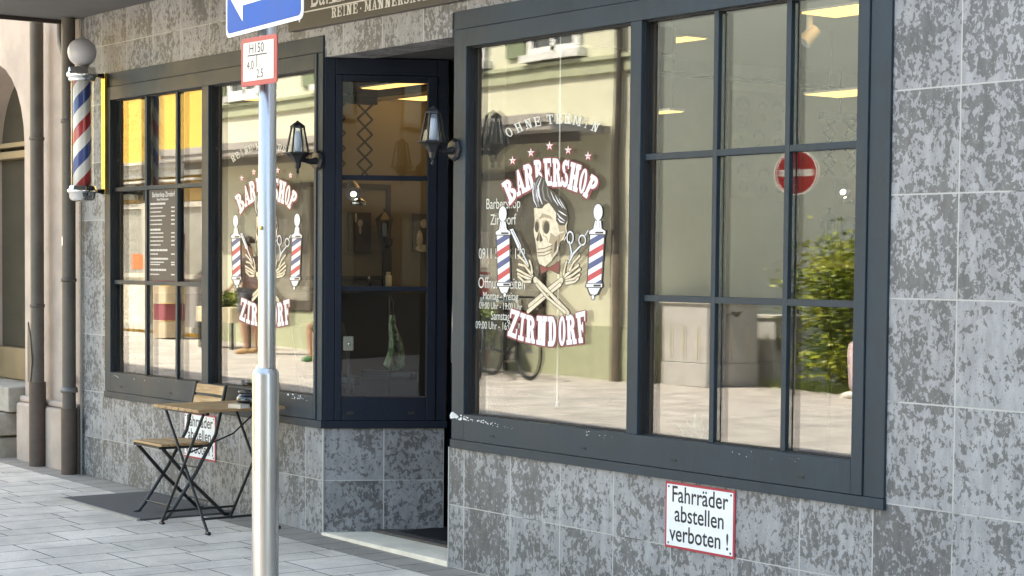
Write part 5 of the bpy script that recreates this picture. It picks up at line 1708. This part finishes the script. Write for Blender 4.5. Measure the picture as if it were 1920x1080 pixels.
# leafy bush
def leaves(mb, c, rad, n, size, seed, flat=1.0, gaps=14):
    rnd = random.Random(seed)
    holes = [Vector((rnd.uniform(-1, 1), rnd.uniform(-1, 1), rnd.uniform(-1, 1))) for _ in range(gaps)]
    lobes = [Vector((rnd.uniform(-0.6, 0.6), rnd.uniform(-0.6, 0.6), rnd.uniform(-0.6, 0.7))) for _ in range(16)]
    k = 0
    while k < n:
        l = rnd.choice(lobes)
        q = l + Vector((rnd.gauss(0, 0.24), rnd.gauss(0, 0.24), rnd.gauss(0, 0.2)))
        if any((q - h).length < 0.17 for h in holes): continue
        p = Vector((c[0] + q.x * rad[0], c[1] + q.y * rad[1], c[2] + q.z * rad[2]))
        d = Vector((rnd.uniform(-1, 1), rnd.uniform(-1, 1), rnd.uniform(-0.6, 0.5))).normalized()
        s_ = d.cross(Vector((rnd.uniform(-1, 1), rnd.uniform(-1, 1), rnd.uniform(-1, 1)))).normalized()
        L = size * rnd.uniform(0.6, 1.3)
        mb.add([p, p + d * L * 0.5 + s_ * L * 0.28, p + d * L, p + d * L * 0.5 - s_ * L * 0.28], [(0, 1, 2, 3)])
        k += 1


def leafmat(name, a, b):
    k = Mat(name)
    n = k.noise(scale=2.2, detail=2); n2 = k.noise(scale=40, detail=1)
    c = k.mix(n.ramp(0.35, 0.65), a, b)
    k.color(k.scale(c, n2.ramp(0.3, 0.7, 0.7, 1.35))); k.rough(0.5)
    k.b.inputs['Transmission Weight'].default_value = 0.0
    return k.m


lm = leafmat('bush_leaf', (0.06, 0.12, 0.015), (0.33, 0.36, 0.035))
bu = tag(empty('leafy_bush', (-11.2, -11.2, gz(-11.0))), 'leafy green bush behind the no-entry sign pole', 'bush')
l_ = MB(); leaves(l_, (0, 0, 0.95), (1.25, 0.95, 0.9), 10500, 0.072, 3, gaps=26); leaves(l_, (0.5, -0.2, 1.25), (0.8, 0.6, 0.6), 3200, 0.075, 5)
l_.build('crown', lm, bu, fix=False)
t_ = MB()
for k in range(7):
    a = k * 0.9
    t_.tube([(0.08 * math.cos(a), 0.08 * math.sin(a), 0), (0.25 * math.cos(a), 0.25 * math.sin(a), 0.6), (0.5 * math.cos(a), 0.45 * math.sin(a), 1.2)], [0.03, 0.02, 0.008], 6)
t_.build('trunk', pbr('dark_bark', (0.05, 0.04, 0.03), 0.9), bu)
gr = MB()
rg = random.Random(4)
for k in range(900):
    x, y = -11.2 + rg.gauss(0, 0.55), -10.75 + rg.gauss(0, 0.12)
    a = rg.uniform(0, 6.28); h = rg.uniform(0.06, 0.2)
    gr.add([(x - 0.006 * math.cos(a), y - 0.006 * math.sin(a), gz(x)), (x + 0.006 * math.cos(a), y + 0.006 * math.sin(a), gz(x)), (x + rg.uniform(-0.06, 0.06), y + rg.uniform(-0.06, 0.06), gz(x) + h)], [(0, 1, 2)])
tag(gr.build('grass', leafmat('grass_blade', (0.08, 0.13, 0.02), (0.16, 0.2, 0.05)), fix=False), 'strip of rough green grass growing at the foot of the bush', 'grass', kind='stuff')


# bicycles
def bicycle(loc, rz, col, label):
    t = tag(empty('bicycle', loc, rz), label, 'bicycle', 'parked bicycles mirrored in the big window')
    fm_ = pbr('bicycle_paint', col, 0.35)
    for x in (-0.52, 0.52):
        w_ = MB()
        n = 28
        pts = [(x + 0.33 * math.cos(2 * math.pi * k / n), 0, 0.35 + 0.33 * math.sin(2 * math.pi * k / n)) for k in range(n + 1)]
        w_.tube(pts, 0.026, 8, caps=False)
        wo_ = w_.build('wheel', M['black'], t)
        s_ = MB()
        for k in range(14):
            a = 2 * math.pi * k / 14
            s_.tube([(x, 0.01 * (-1) ** k, 0.35), (x + 0.31 * math.cos(a), 0, 0.35 + 0.31 * math.sin(a))], 0.002, 4, caps=False)
        s_.lathe([(0.02, -0.04), (0.02, 0.04)], (x, 0, 0.35), 8, axis='y')
        s_.build('spokes', M['steel'], wo_)
        MB().tube([(x + 0.365 * math.cos(R(a)), 0, 0.35 + 0.365 * math.sin(R(a))) for a in range(20, 171, 15)], 0.02, 6).build('mudguard', M['black'], t)
    f_ = MB()
    bb, sd_, hd_, hb = (-0.08, 0, 0.30), (-0.22, 0, 0.82), (0.36, 0, 0.80), (0.39, 0, 0.66)
    for a, b in ((bb, sd_), (sd_, hd_), (bb, hb), (hd_, hb), (hb, (0.52, 0, 0.35)), (bb, (-0.52, 0, 0.35)), (sd_, (-0.52, 0, 0.35)), (hd_, (0.33, 0, 1.0))):
        f_.tube([a, b], 0.016, 8)
    f_.build('frame', fm_, t)
    MB().tube([(0.22, -0.29, 1.0), (0.33, -0.12, 1.03), (0.33, 0.12, 1.03), (0.22, 0.29, 1.0)], 0.012, 8).build('handlebar', M['black'], t)
    s_ = MB(); s_.lathe([(0, 0.0), (0.07, 0.0), (0.09, 0.03), (0.06, 0.055), (0, 0.06)], (-0.25, 0, 0.87), 12)
    s_.tube([(-0.22, 0, 0.82), (-0.24, 0, 0.88)], 0.013, 6); s_.build('saddle', M['black'], t)
    c_ = MB(); c_.lathe([(0.0, -0.01), (0.09, -0.01), (0.09, 0.01), (0.0, 0.01)], (-0.08, -0.04, 0.30), 16, axis='y')
    c_.tube([(-0.08, -0.06, 0.30), (-0.2, -0.06, 0.2)], 0.01, 6); c_.box(-0.25, -0.15, -0.14, -0.05, 0.185, 0.205); c_.build('crank', M['steel'], t)
    r_ = MB(); r_.tube([(-0.25, 0.07, 0.76), (-0.72, 0.07, 0.74)], 0.008, 6); r_.tube([(-0.25, -0.07, 0.76), (-0.72, -0.07, 0.74)], 0.008, 6); r_.tube([(-0.6, 0, 0.74), (-0.52, 0.05, 0.35)], 0.007, 6)
    r_.build('carrier', M['black'], t)
    return t


bicycle((-14.72, -8.72, gz(-14.9)), R(10), (0.02, 0.02, 0.022), 'black bicycle with its whole wheel showing nearest the rain pipe')
bicycle((-15.2, -8.45, gz(-15.4)), R(24), (0.35, 0.36, 0.30), 'pale grey bicycle parked behind the black one')
bicycle((-16.2, -8.3, gz(-16.2)), R(40), (0.06, 0.09, 0.05), 'dark green bicycle at the left edge of the big pane')
for px_, py_, sz_, lab in ((-15.75, -8.95, 0.36, 'low yellow-green potted shrub between the parked bicycles'), (-16.5, -8.75, 0.45, 'taller potted shrub behind the green bicycle')):
    sp_ = tag(empty('potted_shrub', (px_, py_, gz(px_))), lab, 'plant', 'potted shrubs by the bicycles')
    MB().lathe([(0, 0), (0.14, 0), (0.18, 0.3), (0.16, 0.3), (0.15, 0.26), (0, 0.26)], n=18).build('pot', pbr('clay_pot', (0.25, 0.14, 0.09), 0.8), sp_)
    l_ = MB(); leaves(l_, (0, 0, 0.3 + sz_ * 0.8), (sz_, sz_, sz_ * 0.9), 650, 0.09, 21, gaps=6); l_.build('foliage', lm, sp_, fix=False)
goods = tag(empty('goods_stand', (-16.6, -9.25, gz(-16.6))), 'table of red and blue packed goods behind the parked bicycles', 'stall')
MB().box(-0.9, 0.9, -0.25, 0.25, 0.92, 0.98).build('tabletop', pbr('pale_blue_board', (0.42, 0.52, 0.58), 0.6), goods)
for sx in (-0.8, 0.8):
    for sy in (-0.2, 0.2):
        MB().box(sx - 0.02, sx + 0.02, sy - 0.02, sy + 0.02, 0, 0.919).build('leg', M['black'], goods)
for i, (x, c_) in enumerate(((-0.6, (0.5, 0.10, 0.03)), (-0.25, (0.55, 0.55, 0.5)), (0.1, (0.05, 0.14, 0.3)), (0.45, (0.5, 0.06, 0.05)))):
    pk = tag(empty('packet', (-16.6 + x, -9.25, gz(-16.6) + 0.981)), ['orange', 'white', 'blue', 'red'][i] + ' packet standing on the goods table behind the bicycles', 'packet', 'packets on the goods table')
    MB().box(-0.12, 0.12, -0.08, 0.08, 0, 0.34).build('carton', pbr('packet_%d' % i, c_, 0.6), pk, bevel=0.006)
    MB().box(-0.1205, 0.1205, -0.0805, 0.0805, 0.26, 0.30).build('label_band', M['white'], pk)


# ------------------------------------------------------------------ people across the street
def skin_mesh(name, pts, edges, rad, mat, parent, root=0, sub=2):
    me = bpy.data.meshes.new(name)
    me.from_pydata([Vector(p) for p in pts], edges, [])
    me.materials.append(mat)
    o = bpy.data.objects.new(name, me)
    COL.objects.link(o); o.parent = parent
    sk = o.modifiers.new('skin', 'SKIN'); sk.use_smooth_shade = True
    if not me.skin_vertices: 
        bpy.context.view_layer.update()
    for i, sv in enumerate(me.skin_vertices[0].data):
        r = rad[i]
        sv.radius = r if isinstance(r, tuple) else (r, r)
        sv.use_root = i == root
    ss = o.modifiers.new('sub', 'SUBSURF'); ss.levels = sub; ss.render_levels = sub
    return o


SKIN_C = pbr('skin', (0.52, 0.30, 0.21), 0.5, var=0.06, vscale=20)


def person(loc, rz, J, label, top_c, leg_c, shoe_c, short, hair_c):
    """J: joint positions; +Y is where the person faces"""
    t = tag(empty('person', loc, rz), label, 'person')
    P, E_, Rr = [], [], []
    ix = {}
    def jv(n, p, r, par=None):
        ix[n] = len(P); P.append(p); Rr.append(r)
        if par: E_.append((ix[par], ix[n]))
    hips, chest, neck, head = J['hips'], J['chest'], J['neck'], J['head']
    jv('hips', hips, 0.125); jv('waist', tuple((hips[i] + chest[i]) / 2 for i in range(3)), 0.105, 'hips'); jv('chest', chest, 0.125, 'waist'); jv('neck', neck, 0.05, 'chest')
    jv('jaw', (head[0], head[1] + 0.02, head[2] - 0.05), 0.062, 'neck'); jv('crown', (head[0], head[1], head[2] + 0.05), 0.078, 'jaw')
    jv('nose', (head[0], head[1] + 0.105, head[2] - 0.02), 0.012, 'jaw')
    for s in (-1, 1):
        n = 'L' if s < 0 else 'R'
        jv(n + 'sh', J[n + 'sh'], 0.058, 'chest'); jv(n + 'el', J[n + 'el'], 0.04, n + 'sh'); jv(n + 'wr', J[n + 'wr'], 0.028, n + 'el'); 
        d = (Vector(J[n + 'wr']) - Vector(J[n + 'el'])).normalized()
        side = d.cross(Vector((0, 0, 1)) if abs(d.z) < 0.8 else Vector((1, 0, 0))).normalized()
        palm = Vector(J[n + 'wr']) + d * 0.06
        jv(n + 'pa', tuple(palm), (0.035, 0.02), n + 'wr')
        for k in range(4):
            b = palm + d * 0.035 + side * (k - 1.5) * 0.019
            jv(n + 'f%d' % k, tuple(b), 0.0095, n + 'pa')
            jv(n + 'g%d' % k, tuple(b + d * (0.032, 0.04, 0.036, 0.026)[k] + Vector((0, 0, -0.006))), 0.0075, n + 'f%d' % k)
        jv(n + 'th', tuple(palm + side * 0.045 * s + d * 0.01), 0.009, n + 'pa')
        jv(n + 'hp', J[n + 'hp'], 0.088, 'hips'); jv(n + 'kn', J[n + 'kn'], 0.056, n + 'hp')
        kn, an = Vector(J[n + 'kn']), Vector(J[n + 'an'])
        jv(n + 'ca', tuple(kn.lerp(an, 0.35)), 0.055, n + 'kn'); jv(n + 'an', tuple(an), 0.036, n + 'ca'); jv(n + 'to', J[n + 'to'], 0.03, n + 'an')
    skin_mesh('body', P, E_, Rr, SKIN_C, t)
    def sub(name, keys, edges, grow, mat, root=0):
        pts = [P[ix[k]] for k in keys]
        rr = [(Rr[ix[k]] if not isinstance(Rr[ix[k]], tuple) else Rr[ix[k]][0]) + grow for k in keys]
        return skin_mesh(name, pts, edges, rr, mat, t, root)
    sub('shirt', ['hips', 'waist', 'chest', 'Lsh', 'Lel', 'Rsh', 'Rel'], [(0, 1), (1, 2), (2, 3), (3, 4), (2, 5), (5, 6)], 0.02, top_c)
    if short:
        pts = [hips]; rr = [0.15]; ed = []
        for n in 'LR':
            h, k = Vector(J[n + 'hp']), Vector(J[n + 'kn'])
            b = len(pts); pts += [tuple(h), tuple(h.lerp(k, 0.85))]; rr += [0.108, 0.095]; ed += [(0, b), (b, b + 1)]
        skin_mesh('shorts', pts, ed, rr, leg_c, t)
    else:
        sub('trousers', ['hips', 'Lhp', 'Lkn', 'Lca', 'Lan', 'Rhp', 'Rkn', 'Rca', 'Ran'], [(0, 1), (1, 2), (2, 3), (3, 4), (0, 5), (5, 6), (6, 7), (7, 8)], 0.022, leg_c)
    for n in 'LR':
        an, to = Vector(J[n + 'an']), Vector(J[n + 'to'])
        heel = an + (an - to) * 0.25
        skin_mesh('shoe', [(heel.x, heel.y, to.z + 0.012), (an.x, an.y, to.z + 0.035), tuple(to + Vector((0, 0, 0.008))), tuple(to + (to - an) * 0.3)], [(0, 1), (1, 2), (2, 3)], [0.042, 0.05, 0.046, 0.034], shoe_c, t)
    hb_ = MB()
    for sz in range(6):
        a0, a1 = math.pi * 0.5 * sz / 6, math.pi * 0.5 * (sz + 1) / 6
        for k in range(12):
            b0, b1 = 2 * math.pi * k / 12, 2 * math.pi * (k + 1) / 12
            hb_.add([(head[0] + 0.093 * math.sin(a) * math.cos(b), head[1] - 0.018 + 0.1 * math.sin(a) * math.sin(b), head[2] + 0.035 + 0.105 * math.cos(a)) for a, b in ((a0, b0), (a1, b0), (a1, b1), (a0, b1))], [(0, 1, 2, 3)], 0, True)
    hb_.build('hair', hair_c, t)
    ey = MB()
    for s in (-1, 1):
        ey.lathe([(0, 0.006), (0.008, 0.004), (0.01, 0)], (head[0] + s * 0.03, head[1] + 0.075, head[2] + 0.01), 10, axis='y')
    ey.box(head[0] - 0.022, head[0] + 0.022, head[1] + 0.076, head[1] + 0.082, head[2] - 0.068, head[2] - 0.06)
    ey.build('face_marks', M['black'], t)
    return t


stand = dict(hips=(0, 0, 0.95), chest=(0, 0.01, 1.32), neck=(0, 0.02, 1.5), head=(0, 0.04, 1.63), Lsh=(-0.19, 0, 1.41), Lel=(-0.25, 0.0, 1.13), Lwr=(-0.22, 0.12, 0.92), Rsh=(0.19, 0, 1.41), Rel=(0.26, 0.02, 1.14), Rwr=(0.2, 0.2, 1.02),
             Lhp=(-0.09, 0, 0.90), Lkn=(-0.11, 0.03, 0.50), Lan=(-0.12, 0.0, 0.09), Lto=(-0.14, 0.14, 0.03), Rhp=(0.09, 0, 0.90), Rkn=(0.11, 0.04, 0.50), Ran=(0.12, -0.04, 0.09), Rto=(0.15, 0.1, 0.03))
seated = dict(hips=(0, 0, 0.53), chest=(0, -0.02, 0.92), neck=(0, 0.01, 1.09), head=(0, 0.05, 1.22), Lsh=(-0.18, -0.01, 1.0), Lel=(-0.23, 0.08, 0.75), Lwr=(-0.12, 0.28, 0.66), Rsh=(0.18, -0.01, 1.0), Rel=(0.23, 0.08, 0.75), Rwr=(0.12, 0.28, 0.66),
              Lhp=(-0.09, 0.05, 0.51), Lkn=(-0.12, 0.44, 0.52), Lan=(-0.12, 0.50, 0.09), Lto=(-0.14, 0.64, 0.03), Rhp=(0.09, 0.05, 0.51), Rkn=(0.13, 0.44, 0.52), Ran=(0.14, 0.40, 0.09), Rto=(0.17, 0.54, 0.03))
dkh = pbr('dark_brown_hair', (0.03, 0.02, 0.015), 0.6)
person((-20.46, -8.1, gz(-20.4)), R(75), stand, 'person standing in a patterned pale shirt, shorts and tan shoes outside the lime house', pbr('patterned_shirt', (0.5, 0.36, 0.36), 0.9, var=0.7, vscale=30), pbr('grey_shorts', (0.12, 0.13, 0.16), 0.9), pbr('tan_shoe', (0.42, 0.27, 0.13), 0.7), True, dkh)
person((-18.15, -8.15, gz(-18)), R(95), seated, 'person sitting on a pale chair with bare legs and green shoes', pbr('brown_shirt', (0.22, 0.12, 0.07), 0.9), pbr('olive_shorts', (0.14, 0.13, 0.07), 0.9), pbr('green_shoe', (0.06, 0.17, 0.07), 0.7), True, dkh)
person((-9.82, -10.34, gz(-9.8)), R(97), {k: (v[0], v[1], v[2] + (0.0 if k[1:] in ('an', 'to') else 0.10)) for k, v in seated.items()}, 'person sitting in pale pink trousers and white shoes by the bush', pbr('pale_pink_shirt', (0.62, 0.50, 0.50), 0.9), pbr('pale_pink_trousers', (0.78, 0.62, 0.66), 0.9), pbr('white_shoe', (0.75, 0.74, 0.72), 0.6), False, dkh)
be = tag(empty('stone_seat', (-9.78, -10.34, gz(-9.7)), R(97)), 'rough stone block seat under the person in pink trousers', 'stone block')
MB().box(-0.25, 0.25, -0.22, 0.2, 0.0, 0.5).build('block', M['sand'], be, bevel=0.03)
MB().box(-0.23, 0.23, -0.2, 0.18, 0.501, 0.53).build('cushion', M['black'], be, bevel=0.01)
cch = tag(empty('cafe_chair', (-18.13, -8.15, gz(-18)), R(95)), 'pale cream wooden chair under the sitting person with green shoes', 'chair')
crm = pbr('cream_chair_paint', (0.66, 0.58, 0.42), 0.6)
MB().box(-0.21, 0.21, -0.2, 0.22, 0.40, 0.43).build('seat', crm, cch)
for sx in (-0.19, 0.19):
    for sy, h in ((-0.19, 0.95), (0.2, 0.399)):
        b_ = MB(); b_.bar((sx, sy - (0.06 if h > 0.5 else 0), 0), (sx, sy - (0.12 if h > 0.5 else 0), h), 0.035, 0.035); b_.build('leg', crm, cch)
MB().box(-0.17, 0.17, -0.325, -0.30, 0.72, 0.9).build('backrest', crm, cch)
pb_ = tag(empty('planter_box', (-22.0, -8.5, gz(-22))), 'cream planter box on legs with green plants outside the lime house', 'planter')
MB().box(-0.55, 0.55, -0.2, 0.2, 0.42, 0.66).build('box', crm, pb_, bevel=0.008)
for sx in (-0.5, 0.5):
    for sy in (-0.15, 0.15): MB().box(sx - 0.025, sx + 0.025, sy - 0.025, sy + 0.025, 0, 0.419).build('leg', M['black'], pb_)
l_ = MB(); leaves(l_, (0, 0, 0.78), (0.55, 0.22, 0.16), 700, 0.07, 9, gaps=4); l_.build('plants', lm, pb_, fix=False)
#PART7
